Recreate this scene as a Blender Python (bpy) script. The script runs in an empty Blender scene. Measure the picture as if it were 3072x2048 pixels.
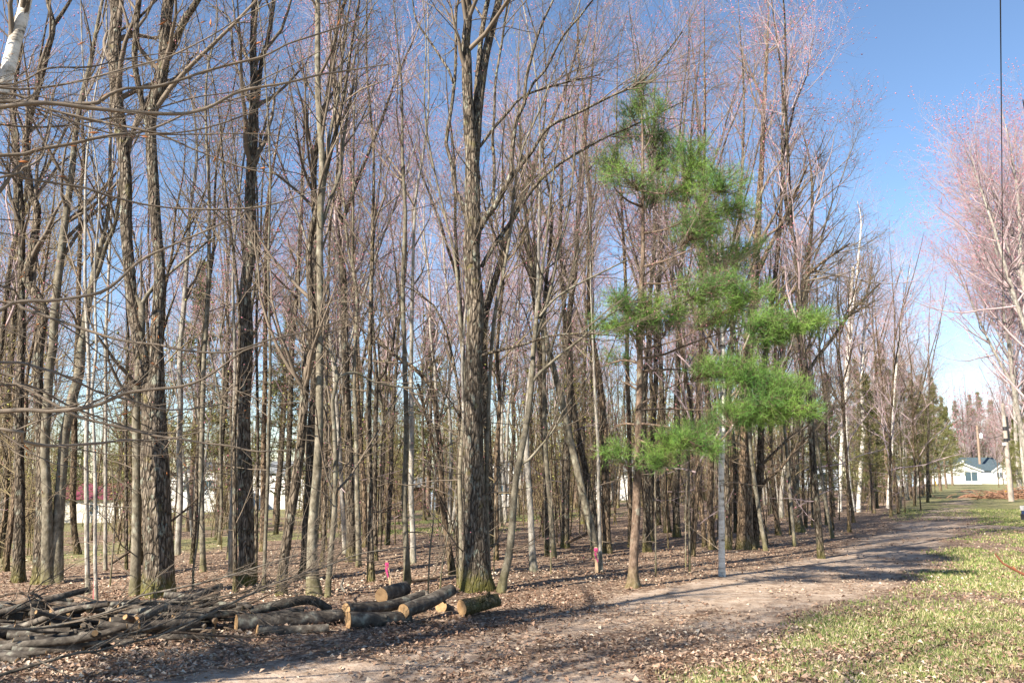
import bpy, math
import numpy as np
from mathutils import Vector

sc = bpy.context.scene
COL = sc.collection
rng = np.random.default_rng(11)

# ------------------------------------------------------------------ camera, sky, sun, exposure
F = 2480.0                      # focal length in pixels of the 3072 x 2048 photograph
PITCH = math.atan(400.0 / F)
EYE = 1.6
cam = bpy.data.cameras.new("camera")
cam.sensor_width = 36.0
cam.lens = 36.0 * F / 3072.0
cam.clip_start = 0.05
cam.clip_end = 3000.0
camo = bpy.data.objects.new("camera", cam)
COL.objects.link(camo)
camo.location = (0, 0, EYE)
camo.rotation_euler = (math.pi / 2 + PITCH, 0, 0)
sc.camera = camo

SUN_EL = math.radians(37)
SUN_AZ = (-0.72, -0.69)         # horizontal direction towards the sun: behind the camera, to its left
world = bpy.data.worlds.new("World")
sc.world = world
world.use_nodes = True
wn = world.node_tree.nodes
sky = wn.new("ShaderNodeTexSky")
sky.sky_type = 'NISHITA'
sky.sun_disc = False
sky.sun_elevation = SUN_EL
sky.sun_rotation = math.atan2(SUN_AZ[0], SUN_AZ[1]) % (2 * math.pi)
sky.air_density = 1.0
sky.dust_density = 0.0
sky.ozone_density = 3.6
bg = wn["Background"]
bg.inputs[1].default_value = 0.076
world.node_tree.links.new(sky.outputs[0], bg.inputs[0])

sun = bpy.data.lights.new("sun", 'SUN')
sun.energy = 5.0
sun.angle = math.radians(0.5)
sun.color = (1.0, 0.90, 0.76)
suno = bpy.data.objects.new("sun", sun)
COL.objects.link(suno)
sd = Vector((SUN_AZ[0] * math.cos(SUN_EL), SUN_AZ[1] * math.cos(SUN_EL), math.sin(SUN_EL)))
suno.rotation_euler = sd.to_track_quat('Z', 'Y').to_euler()
suno.location = sd * 60

sc.view_settings.view_transform = 'Standard'
sc.view_settings.look = 'None'
sc.view_settings.gamma = 1.0
sc.view_settings.use_curve_mapping = False
sc.view_settings.exposure = 1.5
sc.cycles.max_bounces = 5
sc.cycles.diffuse_bounces = 2

# ------------------------------------------------------------------ numeric helpers
def vnoise(p, seed=0):
    """value noise in [-1,1] at points p (n,3)"""
    p = np.asarray(p, float)
    i = np.floor(p).astype(np.int64)
    f = p - i
    f = f * f * (3 - 2 * f)
    out = np.zeros(len(p))
    for dx in (0, 1):
        for dy in (0, 1):
            for dz in (0, 1):
                h = (i[:, 0] + dx) * 374761393 + (i[:, 1] + dy) * 668265263 + (i[:, 2] + dz) * 2147483647 + seed * 1274126177
                h = (h ^ (h >> 13)) * 1274126177
                h = (h ^ (h >> 16)) & 0xffff
                w = (f[:, 0] if dx else 1 - f[:, 0]) * (f[:, 1] if dy else 1 - f[:, 1]) * (f[:, 2] if dz else 1 - f[:, 2])
                out += w * (h / 32767.5 - 1)
    return out

def edge_s(x, y):
    """metres to the left of the wood's edge line (the track side is negative)"""
    return (0.52 * y - x - 2.2) * 0.887

def terrain(x, y):
    x = np.asarray(x, float); y = np.asarray(y, float)
    s = edge_s(x, y)
    q = np.clip((s - 11.0) / 3.0, -20, 20)
    z = -0.052 * np.minimum(3.0 * np.log1p(np.exp(q)) + np.maximum(s - 71.0, 0) * 0, 70.0)
    p = np.stack([x * 0.35, y * 0.35, np.zeros_like(x)], -1).reshape(-1, 3)
    n = vnoise(p, 3).reshape(x.shape) * 0.05
    p2 = np.stack([x * 1.7, y * 1.7, np.zeros_like(x)], -1).reshape(-1, 3)
    n2 = vnoise(p2, 5).reshape(x.shape) * 0.014
    wild = np.clip((s + 0.5) / 2.0, 0.25, 1)
    return z + (n + n2) * wild

CP, SP = math.cos(PITCH), math.sin(PITCH)
def ray(px, py):
    u = (px - 1536.0) / F
    v = -(py - 1024.0) / F
    return np.array([u, CP - v * SP, SP + v * CP])
def at(px, py, Y):
    """the point seen at photograph pixel (px,py) that stands Y metres in front of the camera"""
    d = ray(px, py)
    return np.array([0, 0, EYE]) + d * (Y / d[1])
def ground_at(px, py):
    d = ray(px, py)
    t = np.arange(3.0, 160.0, 0.05)
    P = t[:, None] * d[None, :]
    z = terrain(P[:, 0], P[:, 1])
    hit = np.nonzero(P[:, 2] + EYE <= z)[0]
    k = hit[0] if len(hit) else len(t) - 1
    p = P[k]
    return np.array([p[0], p[1], float(z[k])])
def proj(p):
    x, y, z = p[0], p[1], p[2] - EYE
    d = y * CP + z * SP
    v = -y * SP + z * CP
    return 1536 + F * x / d, 1024 - F * v / d

# ------------------------------------------------------------------ mesh helpers
class MB:
    def __init__(self):
        self.v = []; self.f = []; self.n = 0
    def add(self, verts, faces, mat=0, smooth=True):
        """faces: int array (m,3) or (m,4)"""
        verts = np.asarray(verts, float).reshape(-1, 3)
        faces = np.asarray(faces, np.int64)
        if len(faces) == 0: return
        self.v.append(verts); self.f.append((faces + self.n, mat, smooth)); self.n += len(verts)
    def mesh(self, name, mats, origin=(0, 0, 0)):
        me = bpy.data.meshes.new(name)
        V = np.concatenate(self.v) - np.asarray(origin, float)
        me.vertices.add(len(V)); me.vertices.foreach_set("co", V.astype(np.float32).ravel())
        loops = np.concatenate([f.ravel() for f, _, _ in self.f])
        tot = np.concatenate([np.full(len(f), f.shape[1]) for f, _, _ in self.f])
        start = np.concatenate([[0], np.cumsum(tot)[:-1]])
        me.loops.add(len(loops)); me.loops.foreach_set("vertex_index", loops.astype(np.int32))
        me.polygons.add(len(tot))
        me.polygons.foreach_set("loop_start", start.astype(np.int32))
        me.polygons.foreach_set("loop_total", tot.astype(np.int32))
        me.polygons.foreach_set("material_index", np.concatenate([np.full(len(f), m) for f, m, _ in self.f]).astype(np.int32))
        me.polygons.foreach_set("use_smooth", np.concatenate([np.full(len(f), s) for f, _, s in self.f]).astype(bool))
        for m in mats: me.materials.append(m)
        me.update(calc_edges=True)
        return me

def link(name, me, parent=None, loc=None):
    o = bpy.data.objects.new(name, me)
    COL.objects.link(o)
    if parent is not None: o.parent = parent
    if loc is not None: o.location = [float(c) for c in loc]
    return o
def tag(o, label, cat=None, group=None, kind=None):
    if label: o["label"] = label
    if cat: o["category"] = cat
    if group: o["group"] = group
    if kind: o["kind"] = kind
    return o
def thing(name, loc, label, cat, group=None):
    return tag(link(name, None, None, loc), label, cat, group)

def unit(a):
    return a / np.maximum(np.linalg.norm(a, axis=-1, keepdims=True), 1e-9)

def tubes(mb, P, R, sides=3, mat=0, cap=False, smooth=True):
    """P (n,K,3) polylines, R (n,K) radii"""
    P = np.asarray(P, float); R = np.asarray(R, float)
    n, K = R.shape
    if n == 0: return
    T = np.empty_like(P)
    T[:, 1:-1] = P[:, 2:] - P[:, :-2]; T[:, 0] = P[:, 1] - P[:, 0]; T[:, -1] = P[:, -1] - P[:, -2]
    T = unit(T)
    avg = unit(P[:, -1] - P[:, 0])
    ref = np.where(np.abs(avg[:, 2:3]) > 0.8, np.array([[1.0, 0, 0]]), np.array([[0, 0, 1.0]]))
    A = unit(np.cross(T, ref[:, None, :])); B = np.cross(T, A)
    an = np.arange(sides) * 2 * math.pi / sides
    V = P[:, :, None, :] + R[:, :, None, None] * (np.cos(an)[None, None, :, None] * A[:, :, None, :] + np.sin(an)[None, None, :, None] * B[:, :, None, :])
    idx = np.arange(n * K * sides).reshape(n, K, sides)
    a = idx[:, :-1, :]; b = np.roll(a, -1, axis=2); d = idx[:, 1:, :]; c = np.roll(d, -1, axis=2)
    q = np.stack([a, d, c, b], -1).reshape(-1, 4)
    mb.add(V.reshape(-1, 3), q, mat, smooth)
    if cap:
        for end in (0, K - 1):
            cen = P[:, end]
            ring = V[:, end]
            vv = np.concatenate([ring, cen[:, None]], 1).reshape(-1, 3)
            k = np.arange(n)[:, None] * (sides + 1); j = np.arange(sides)[None]
            fa = np.stack([k + j, k + (j + 1) % sides, np.broadcast_to(k + sides, (n, sides))], -1).reshape(-1, 3)
            mb.add(vv, fa if end else fa[:, ::-1], mat, False)

def catmull(P, W, step):
    """resample a polyline and its widths to about step metres"""
    P = np.asarray(P, float); W = np.asarray(W, float)
    Q = np.concatenate([[2 * P[0] - P[1]], P, [2 * P[-1] - P[-2]]])
    out = []; ow = []
    for i in range(len(P) - 1):
        m = max(1, int(round(np.linalg.norm(P[i + 1] - P[i]) / step)))
        t = (np.arange(m) / m)[:, None]
        p0, p1, p2, p3 = Q[i], Q[i + 1], Q[i + 2], Q[i + 3]
        out.append(0.5 * (2 * p1 + (p2 - p0) * t + (2 * p0 - 5 * p1 + 4 * p2 - p3) * t ** 2 + (3 * p1 - p0 - 3 * p2 + p3) * t ** 3))
        ow.append(W[i] + (W[i + 1] - W[i]) * t[:, 0])
    out.append(P[-1:]); ow.append(W[-1:])
    return np.concatenate(out), np.concatenate(ow)

def resample(P, R, K):
    P = np.asarray(P, float)
    L = np.concatenate([[0], np.cumsum(np.linalg.norm(np.diff(P, axis=0), axis=1))])
    t = np.linspace(0, L[-1], K)
    return np.stack([np.interp(t, L, P[:, i]) for i in range(3)], -1), np.interp(t, L, R)

def spawn(g, P, R, count, t0, t1, length, ang, up, wig, K, rfac, rmax=1e9, tip=0.3, rmin=0.0016, taper_len=True):
    """children of the polylines P (n,M,3): count each (int or array), started between t0 and t1"""
    n, M = R.shape
    cnt = np.full(n, count) if np.isscalar(count) else np.asarray(count)
    i = np.repeat(np.arange(n), cnt)
    m = len(i)
    if m == 0: return np.zeros((0, K, 3)), np.zeros((0, K))
    t = g.uniform(t0, t1, m)
    f = t * (M - 1); k = np.minimum(f.astype(int), M - 2); fr = (f - k)[:, None]
    p = P[i, k] * (1 - fr) + P[i, k + 1] * fr
    r = R[i, k] * (1 - fr[:, 0]) + R[i, k + 1] * fr[:, 0]
    tan = unit(P[i, k + 1] - P[i, k])
    v = unit(np.cross(tan, g.normal(size=(m, 3))))
    a = g.uniform(ang[0], ang[1], m)[:, None]
    d = np.cos(a) * tan + np.sin(a) * v
    L = g.uniform(length[0], length[1], m)
    if taper_len: L = L * (1.15 - 0.6 * t)
    Q = np.empty((m, K, 3)); Q[:, 0] = p
    for j in range(1, K):
        d = unit(d + np.array([0, 0, up]) + wig * g.normal(size=(m, 3)))
        Q[:, j] = Q[:, j - 1] + d * (L / (K - 1))[:, None]
    r0 = np.clip(r * rfac, rmin, rmax)
    RR = r0[:, None] * np.linspace(1, tip, K)[None]
    return Q, np.maximum(RR, rmin * 0.6)

def buds(g, mb, P, size, mat, frac=1.0, per=1, slim=0.32):
    """small pointed buds at and near the tips of twigs"""
    n, K, _ = P.shape
    keep = np.nonzero(g.random(n) < frac)[0]
    if len(keep) == 0: return
    keep = np.repeat(keep, per)
    m = len(keep)
    t = g.uniform(0.45, 1.0, m); t[g.random(m) < 0.5] = 1.0
    f = t * (K - 1); k = np.minimum(f.astype(int), K - 2); fr = (f - k)[:, None]
    c = P[keep, k] * (1 - fr) + P[keep, k + 1] * fr
    d = unit(unit(P[keep, k + 1] - P[keep, k]) + 0.5 * g.normal(size=(m, 3)))
    s = size * g.uniform(0.6, 1.3, m)[:, None]
    a = unit(np.cross(d, g.normal(size=(m, 3)))); b = np.cross(d, a)
    w = s * slim
    mid = c + d * s * 0.4
    V = np.stack([c, mid + a * w, mid - 0.5 * a * w + 0.87 * b * w, mid - 0.5 * a * w - 0.87 * b * w, c + d * s], 1)
    o = (np.arange(m) * 5)[:, None, None]
    fc = np.array([[0, 2, 1], [0, 3, 2], [0, 1, 3], [4, 1, 2], [4, 2, 3], [4, 3, 1]])[None]
    mb.add(V.reshape(-1, 3), (o + fc).reshape(-1, 3), mat, True)

def stem_mesh(mb, P, W, sides, seed, flare=0.0, ridges=0.0, mat=0, base_z=None, lump=0.06):
    """one bark-covered stem: P centre line, W radii; with root flare, lumps and bark ridges"""
    n = len(P)
    T = np.empty_like(P); T[1:-1] = P[2:] - P[:-2]; T[0] = P[1] - P[0]; T[-1] = P[-1] - P[-2]
    T = unit(T)
    A = unit(np.cross(T, np.array([[0.0, 1, 0]]) * np.ones((n, 1)) if abs(T[n // 2, 1]) < 0.8 else np.array([[1.0, 0, 0]]) * np.ones((n, 1))))
    B = np.cross(T, A)
    an = np.arange(sides) * 2 * math.pi / sides
    L = np.concatenate([[0], np.cumsum(np.linalg.norm(np.diff(P, axis=0), axis=1))])
    Wm = max(float(np.mean(W)), 0.02)
    ca, sa = np.cos(an), np.sin(an)
    q = np.stack([np.broadcast_to(ca[None] * 1.3, (n, sides)), np.broadcast_to(sa[None] * 1.3, (n, sides)), np.broadcast_to(L[:, None] / (Wm * 5), (n, sides))], -1)
    rad = W[:, None] * (1 + lump * vnoise(q.reshape(-1, 3) + seed, 7).reshape(n, sides))
    if ridges:
        k = sides / 5.0
        q2 = np.stack([np.broadcast_to(ca[None] * k / 1.6, (n, sides)), np.broadcast_to(sa[None] * k / 1.6, (n, sides)), np.broadcast_to(L[:, None] * 5.5, (n, sides))], -1)
        rn = vnoise(q2.reshape(-1, 3) + seed, 9).reshape(n, sides)
        rad = rad * (1 + ridges * (1 - 2 * np.abs(rn)))
    if flare:
        h = P[:, 2] - (base_z if base_z is not None else P[0, 2])
        e = np.exp(-np.maximum(h, -0.05) / (Wm * 1.5 + 0.03))[:, None]
        lob = 0.6 + 0.4 * np.cos(an * 4 + seed)[None] + 0.3 * np.cos(an * 3 + 2 * seed)[None]
        rad = rad * (1 + flare * e * lob)
    V = P[:, None] + rad[:, :, None] * (ca[None, :, None] * A[:, None] + sa[None, :, None] * B[:, None])
    idx = np.arange(n * sides).reshape(n, sides)
    a = idx[:-1]; b = np.roll(a, -1, 1); d = idx[1:]; c = np.roll(d, -1, 1)
    mb.add(V.reshape(-1, 3), np.stack([a, d, c, b], -1).reshape(-1, 4), mat, True)
    top = np.concatenate([V[-1], P[-1:] + T[-1:] * W[-1] * 0.3])
    j = np.arange(sides)
    mb.add(top, np.stack([j, (j + 1) % sides, np.full(sides, sides)], -1)[:, ::-1], mat, True)

# ------------------------------------------------------------------ materials
def newmat(name):
    m = bpy.data.materials.new(name); m.use_nodes = True
    nt = m.node_tree
    b = nt.nodes["Principled BSDF"]
    b.inputs["Roughness"].default_value = 0.85
    b.inputs["Specular IOR Level"].default_value = 0.25
    return m, nt, b
def ramp(nt, fac, stops):
    r = nt.nodes.new("ShaderNodeValToRGB")
    el = r.color_ramp.elements
    while len(el) < len(stops): el.new(0.5)
    for e, (p, c) in zip(el, stops):
        e.position = p; e.color = (*c, 1) if len(c) == 3 else c
    nt.links.new(fac, r.inputs[0])
    return r.outputs[0]
def noise(nt, vec, scale, detail=4, rough=0.6):
    n = nt.nodes.new("ShaderNodeTexNoise")
    n.inputs["Scale"].default_value = scale; n.inputs["Detail"].default_value = detail; n.inputs["Roughness"].default_value = rough
    if vec is not None: nt.links.new(vec, n.inputs["Vector"])
    return n.outputs["Fac"]
def mixc(nt, fac, a, b, mode='MIX'):
    m = nt.nodes.new("ShaderNodeMix"); m.data_type = 'RGBA'; m.blend_type = mode
    for sock, v in ((m.inputs["Factor"], fac), (m.inputs["A"], a), (m.inputs["B"], b)):
        if hasattr(v, "default_value") and hasattr(v, "links"): nt.links.new(v, sock)
        elif isinstance(v, (int, float)): sock.default_value = v
        else: sock.default_value = (*v, 1)
    return m.outputs["Result"]
def math_(nt, op, a, b=None, clamp=False):
    m = nt.nodes.new("ShaderNodeMath"); m.operation = op; m.use_clamp = clamp
    for s, v in ((m.inputs[0], a), (m.inputs[1], b)):
        if v is None: continue
        if isinstance(v, (int, float)): s.default_value = v
        else: nt.links.new(v, s)
    return m.outputs[0]
def mapping(nt, vec, scale):
    m = nt.nodes.new("ShaderNodeMapping"); m.inputs["Scale"].default_value = scale
    nt.links.new(vec, m.inputs["Vector"]); return m.outputs[0]
def bump(nt, b, h, strength, dist=0.02):
    n = nt.nodes.new("ShaderNodeBump"); n.inputs["Strength"].default_value = strength; n.inputs["Distance"].default_value = dist
    nt.links.new(h, n.inputs["Height"]); nt.links.new(n.outputs[0], b.inputs["Normal"])
def objvec(nt):
    return nt.nodes.new("ShaderNodeTexCoord").outputs["Object"]
def rand_value(nt, col, lo, hi):
    oi = nt.nodes.new("ShaderNodeObjectInfo")
    mr = nt.nodes.new("ShaderNodeMapRange"); mr.inputs["To Min"].default_value = lo; mr.inputs["To Max"].default_value = hi
    nt.links.new(oi.outputs["Random"], mr.inputs["Value"])
    h = nt.nodes.new("ShaderNodeHueSaturation")
    nt.links.new(mr.outputs[0], h.inputs["Value"]); nt.links.new(col, h.inputs["Color"])
    return h.outputs[0]

def bark(name, dark, mid, light, moss=0.5, zs=0.22, sc_=16.0, bstr=0.9, lichen=0.35, var=(0.75, 1.25), lsc=9.0, crack=0.0):
    m, nt, b = newmat(name)
    v = objvec(nt)
    vv = mapping(nt, v, (1, 1, zs))
    n1 = noise(nt, vv, sc_, 6, 0.65)
    n2 = noise(nt, v, 3.2, 3, 0.6)
    c = ramp(nt, n1, [(0.32, dark), (0.5, mid), (0.68, light)])
    blot = ramp(nt, n2, [(0.35, (0.82, 0.8, 0.78)), (0.65, (1.1, 1.08, 1.05))])
    c = mixc(nt, 0.8, c, blot, 'MULTIPLY')
    if crack:
        vo = nt.nodes.new('ShaderNodeTexVoronoi'); vo.feature = 'DISTANCE_TO_EDGE'; vo.inputs['Scale'].default_value = crack
        wv = mixc(nt, 0.06, mapping(nt, v, (1, 1, .28)), nt.nodes.new('ShaderNodeTexNoise').outputs['Color'])
        nt.links.new(wv, vo.inputs['Vector'])
        ck = ramp(nt, vo.outputs['Distance'], [(0.02, (.28, .26, .24)), (0.16, (1.08, 1.06, 1.04))])
        c = mixc(nt, .85, c, ck, 'MULTIPLY')
        n1 = math_(nt, 'ADD', n1, math_(nt, 'MULTIPLY', math_(nt, 'MINIMUM', vo.outputs['Distance'], .2), 3.0))
    if lichen:
        n3 = noise(nt, mapping(nt, v, (1, 1, 0.6)), lsc, 5, 0.65)
        lf = ramp(nt, n3, [(0.57, (0, 0, 0)), (0.64, (lichen,) * 3)])
        c = mixc(nt, lf, c, (0.33, 0.36, 0.29))
    if moss:
        sep = nt.nodes.new("ShaderNodeSeparateXYZ"); nt.links.new(v, sep.inputs[0])
        hz = nt.nodes.new("ShaderNodeMapRange"); hz.inputs["From Min"].default_value = 0.0; hz.inputs["From Max"].default_value = 0.55
        hz.inputs["To Min"].default_value = 1.0; hz.inputs["To Max"].default_value = 0.0
        nt.links.new(sep.outputs[2], hz.inputs["Value"])
        mn = noise(nt, v, 9.0, 4, 0.6)
        mf = math_(nt, 'MULTIPLY', math_(nt, 'SUBTRACT', math_(nt, 'ADD', hz.outputs[0], mn), 0.85), moss * 2.2, True)
        c = mixc(nt, mf, c, (0.13, 0.12, 0.03))
        yf = ramp(nt, noise(nt, v, 4.3, 4, 0.6), [(0.6, (0, 0, 0)), (0.7, (moss * 0.6,) * 3)])
        c = mixc(nt, yf, c, (0.22, 0.19, 0.06))
    c = rand_value(nt, c, *var)
    nt.links.new(c, b.inputs["Base Color"])
    bump(nt, b, n1, bstr, 0.03)
    b.inputs["Roughness"].default_value = 0.9
    return m

def plain(name, col, var=0.15, scale=6.0, rough=0.8, orand=None, bstr=0.0, spec=None):
    m, nt, b = newmat(name)
    v = objvec(nt)
    n = noise(nt, v, scale, 4)
    lo = tuple(c * (1 - var) for c in col); hi = tuple(min(1, c * (1 + var)) for c in col)
    c = ramp(nt, n, [(0.3, lo), (0.7, hi)])
    if orand: c = rand_value(nt, c, *orand)
    nt.links.new(c, b.inputs["Base Color"])
    b.inputs["Roughness"].default_value = rough
    if spec is not None: b.inputs["Specular IOR Level"].default_value = spec
    if bstr: bump(nt, b, n, bstr)
    return m

M_BARK = bark("grey_bark", (0.022, 0.017, 0.013), (0.115, 0.094, 0.07), (0.30, 0.255, 0.20), crack=26.0, sc_=24, bstr=1.0)
M_BARK_SMOOTH = bark("smooth_grey_bark", (0.055, 0.048, 0.035), (0.145, 0.13, 0.098), (0.27, 0.245, 0.195), moss=0.4, zs=0.7, sc_=11, bstr=0.5)
M_BARK_WARM = bark("brown_bark", (0.035, 0.024, 0.016), (0.17, 0.125, 0.085), (0.34, 0.26, 0.185), moss=0.35, lichen=0.2, crack=24.0, sc_=22, bstr=1.0)
M_BARK_PALE = bark("pale_bark", (0.12, 0.11, 0.095), (0.30, 0.28, 0.25), (0.46, 0.44, 0.40), moss=0.3, zs=0.35, lichen=0.5)
M_BARK_BIG = bark("old_maple_bark", (0.02, 0.016, 0.012), (0.13, 0.107, 0.082), (0.36, 0.315, 0.26), moss=0.8, zs=0.13, sc_=42, crack=24.0, bstr=1.0, lichen=0.6, lsc=13.0, var=(0.95, 1.05))
M_PINE_BARK = bark("pine_bark", (0.055, 0.036, 0.026), (0.16, 0.115, 0.085), (0.27, 0.20, 0.155), moss=0.3, zs=0.5, sc_=18, lichen=0.4, var=(0.95, 1.05))
M_TWIG = plain("twig_bark", (0.165, 0.132, 0.10), 0.3, 2.0, orand=(0.75, 1.25))
M_TWIG_PINK = plain("maple_twig_bark", (0.34, 0.265, 0.27), 0.3, 0.8, orand=(0.8, 1.2))
M_TWIG_BROWN = plain("brush_twig_bark", (0.205, 0.16, 0.09), 0.35, 1.5, orand=(0.8, 1.2))
M_BUD_RED = plain("red_bud", (0.48, 0.19, 0.23), 0.4, 0.6)
M_BUD_GREEN = plain("yellow_green_bud", (0.25, 0.24, 0.07), 0.4, 0.7)
M_BUD_TAN = plain("tan_bud", (0.40, 0.15, 0.05), 0.35, 3.0)

def birch_mat():
    m, nt, b = newmat("birch_bark")
    v = objvec(nt)
    n1 = noise(nt, mapping(nt, v, (1.0, 1.0, 4.5)), 2.6, 6, 0.72)
    n2 = noise(nt, mapping(nt, v, (1, 1, 1.6)), 2.4, 4, 0.6)
    c = ramp(nt, n1, [(0.36, (0.06, 0.052, 0.045)), (0.43, (0.52, 0.47, 0.40)), (0.58, (0.80, 0.76, 0.69))])
    c = mixc(nt, ramp(nt, n2, [(0.58, (0, 0, 0)), (0.70, (0.85, 0.85, 0.85))]), c, (0.13, 0.11, 0.09))
    nt.links.new(c, b.inputs["Base Color"]); bump(nt, b, n1, 0.3)
    return m
M_BIRCH = birch_mat()

def needle_mat(name, a, c2):
    m, nt, b = newmat(name)
    n = noise(nt, objvec(nt), 1.7, 4)
    c = ramp(nt, n, [(0.35, a), (0.65, c2)])
    nt.links.new(c, b.inputs["Base Color"])
    b.inputs["Roughness"].default_value = 0.6
    return m
M_NEEDLE = needle_mat("pine_needles", (0.06, 0.16, 0.035), (0.20, 0.33, 0.06))
M_NEEDLE_FAR = needle_mat("dark_pine_needles", (0.075, 0.09, 0.028), (0.19, 0.185, 0.065))

def cutwood_mat():
    m, nt, b = newmat("cut_wood")
    v = nt.nodes.new("ShaderNodeTexCoord").outputs["Object"]
    w = nt.nodes.new("ShaderNodeTexWave"); w.wave_type = 'RINGS'; w.rings_direction = 'SPHERICAL'
    w.inputs["Scale"].default_value = 42; w.inputs["Distortion"].default_value = 3; w.inputs["Detail"].default_value = 2
    nt.links.new(v, w.inputs["Vector"])
    c = ramp(nt, w.outputs["Fac"], [(0.2, (0.26, 0.165, 0.085)), (0.8, (0.45, 0.31, 0.17))])
    n = noise(nt, v, 11, 4)
    c = mixc(nt, 0.55, c, ramp(nt, n, [(0.35, (0.55, 0.42, 0.3)), (0.6, (1.1, 1.05, 1.0))]), 'MULTIPLY')
    nt.links.new(c, b.inputs["Base Color"])
    return m
M_CUT = cutwood_mat()
M_LOG = bark("log_bark", (0.025, 0.02, 0.017), (0.08, 0.069, 0.058), (0.18, 0.16, 0.137), moss=0.0, zs=1.0, sc_=9, bstr=0.6, lichen=0.35, var=(0.7, 1.2))
M_STICK = bark('fallen_grey_bark', (0.05, 0.043, 0.034), (0.14, 0.122, 0.10), (0.26, 0.235, 0.195), moss=0.0, zs=1.0, sc_=10, bstr=0.5, lichen=0.25)
M_STICK_WARM = bark('fallen_brown_bark', (0.03, 0.022, 0.016), (0.09, 0.066, 0.048), (0.19, 0.142, 0.105), moss=0.0, zs=1.0, sc_=10, bstr=0.5, lichen=0.15)

# ------------------------------------------------------------------ ground
def line_dist(X, Y, pts):
    best = np.full(X.shape, 1e9)
    for (ax, ay), (bx, by) in zip(pts[:-1], pts[1:]):
        dx, dy = bx - ax, by - ay
        t = np.clip(((X - ax) * dx + (Y - ay) * dy) / (dx * dx + dy * dy), 0, 1)
        best = np.minimum(best, np.hypot(X - ax - t * dx, Y - ay - t * dy))
    return best
TRACK = [(-16, -4), (-5.5, 2.4), (-2.3, 5.2), (-0.75, 6.4), (0.8, 8.4), (3.3, 11.7), (7.5, 17.4), (15.6, 30.5), (23, 44), (33, 61), (67, 124), (79, 148)]
DRIVE = [(13.6, 28), (15.8, 25), (19, 22.5), (30, 20)]
def fbm(X, Y, s, seed):
    p = np.stack([X * s, Y * s, np.zeros_like(X)], -1).reshape(-1, 3)
    return (vnoise(p, seed) * 0.6 + vnoise(p * 2.1, seed + 1) * 0.3 + vnoise(p * 4.3, seed + 2) * 0.15).reshape(X.shape)
def cover(X, Y):
    """(bare dirt, green grass) at ground positions, each 0..1"""
    X = np.asarray(X, float); Y = np.asarray(Y, float)
    s = edge_s(X, Y)
    near = np.clip((30 - Y) / 20, 0, 1)
    wid = 0.85 + 0.4 * near + 0.45 * fbm(X, Y, 0.4, 20)
    td = line_dist(X, Y, TRACK)
    dirt = np.clip((wid + 0.35 - td) / 0.7, 0, 1)
    dirt = np.maximum(dirt, np.clip((1.5 - line_dist(X, Y, DRIVE)) / 0.8, 0, 1))
    dirt = np.clip(dirt * (0.64 + 0.22 * near + 0.9 * fbm(X, Y, 0.8, 31)), 0, 1)
    tx_ = np.interp(Y, [p[1] for p in TRACK], [p[0] for p in TRACK])
    right = np.clip((td - wid + 0.5) / 0.9, 0, 1) * (X > tx_) * np.clip((-s + 1.2) / 0.8, 0, 1)
    lawn = np.clip((Y - 27) / 12, 0, 1) * np.clip((-s + 1.0) / 1.5, 0, 1)
    grass = np.clip(right * (0.50 + 0.75 * fbm(X, Y, 0.55, 40) + 0.55 * fbm(X, Y, 2.3, 44)), 0, 1)
    back = np.clip((s - 8) / 8, 0, 1) * np.clip(0.62 + 1.1 * fbm(X, Y, 0.22, 55), 0, 1) * 0.8
    yard = np.clip((s - 44) / 8, 0, 1) * np.clip(0.6 + 0.9 * fbm(X, Y, 0.1, 58), 0, 1)
    grass = np.maximum.reduce([grass, lawn * 0.97, back, yard])
    grass = grass * (1 - dirt * 0.93)
    return dirt, grass

def axis(parts):
    return np.unique(np.concatenate([np.arange(a, b, st) for a, b, st in parts]))
gx = axis([(-900, -140, 95), (-140, -50, 6), (-50, -14, 1.2), (-14, 18, 0.1), (18, 50, 1.0), (50, 140, 4), (140, 901, 95)])
gy = axis([(-300, -30, 30), (-30, 2, 2), (2, 16, 0.07), (16, 34, 0.22), (34, 80, 1.1), (80, 200, 5), (200, 1500, 100)])
GX, GY = np.meshgrid(gx, gy)
GZ = terrain(GX, GY)
micro = np.stack([GX * 9, GY * 9, np.zeros_like(GX)], -1).reshape(-1, 3)
dirt_v, grass_v = cover(GX, GY)
nearm = (np.abs(GX + 0 - 2) < 16) & (GY > 2) & (GY < 34)
GZ = GZ + nearm * (vnoise(micro, 77).reshape(GX.shape) * 0.012) * (1 - 0.8 * dirt_v)
gm = MB()
ny, nx = GX.shape
gi = np.arange(ny * nx).reshape(ny, nx)
gm.add(np.stack([GX, GY, GZ], -1).reshape(-1, 3), np.stack([gi[:-1, :-1], gi[:-1, 1:], gi[1:, 1:], gi[1:, :-1]], -1).reshape(-1, 4))

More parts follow.
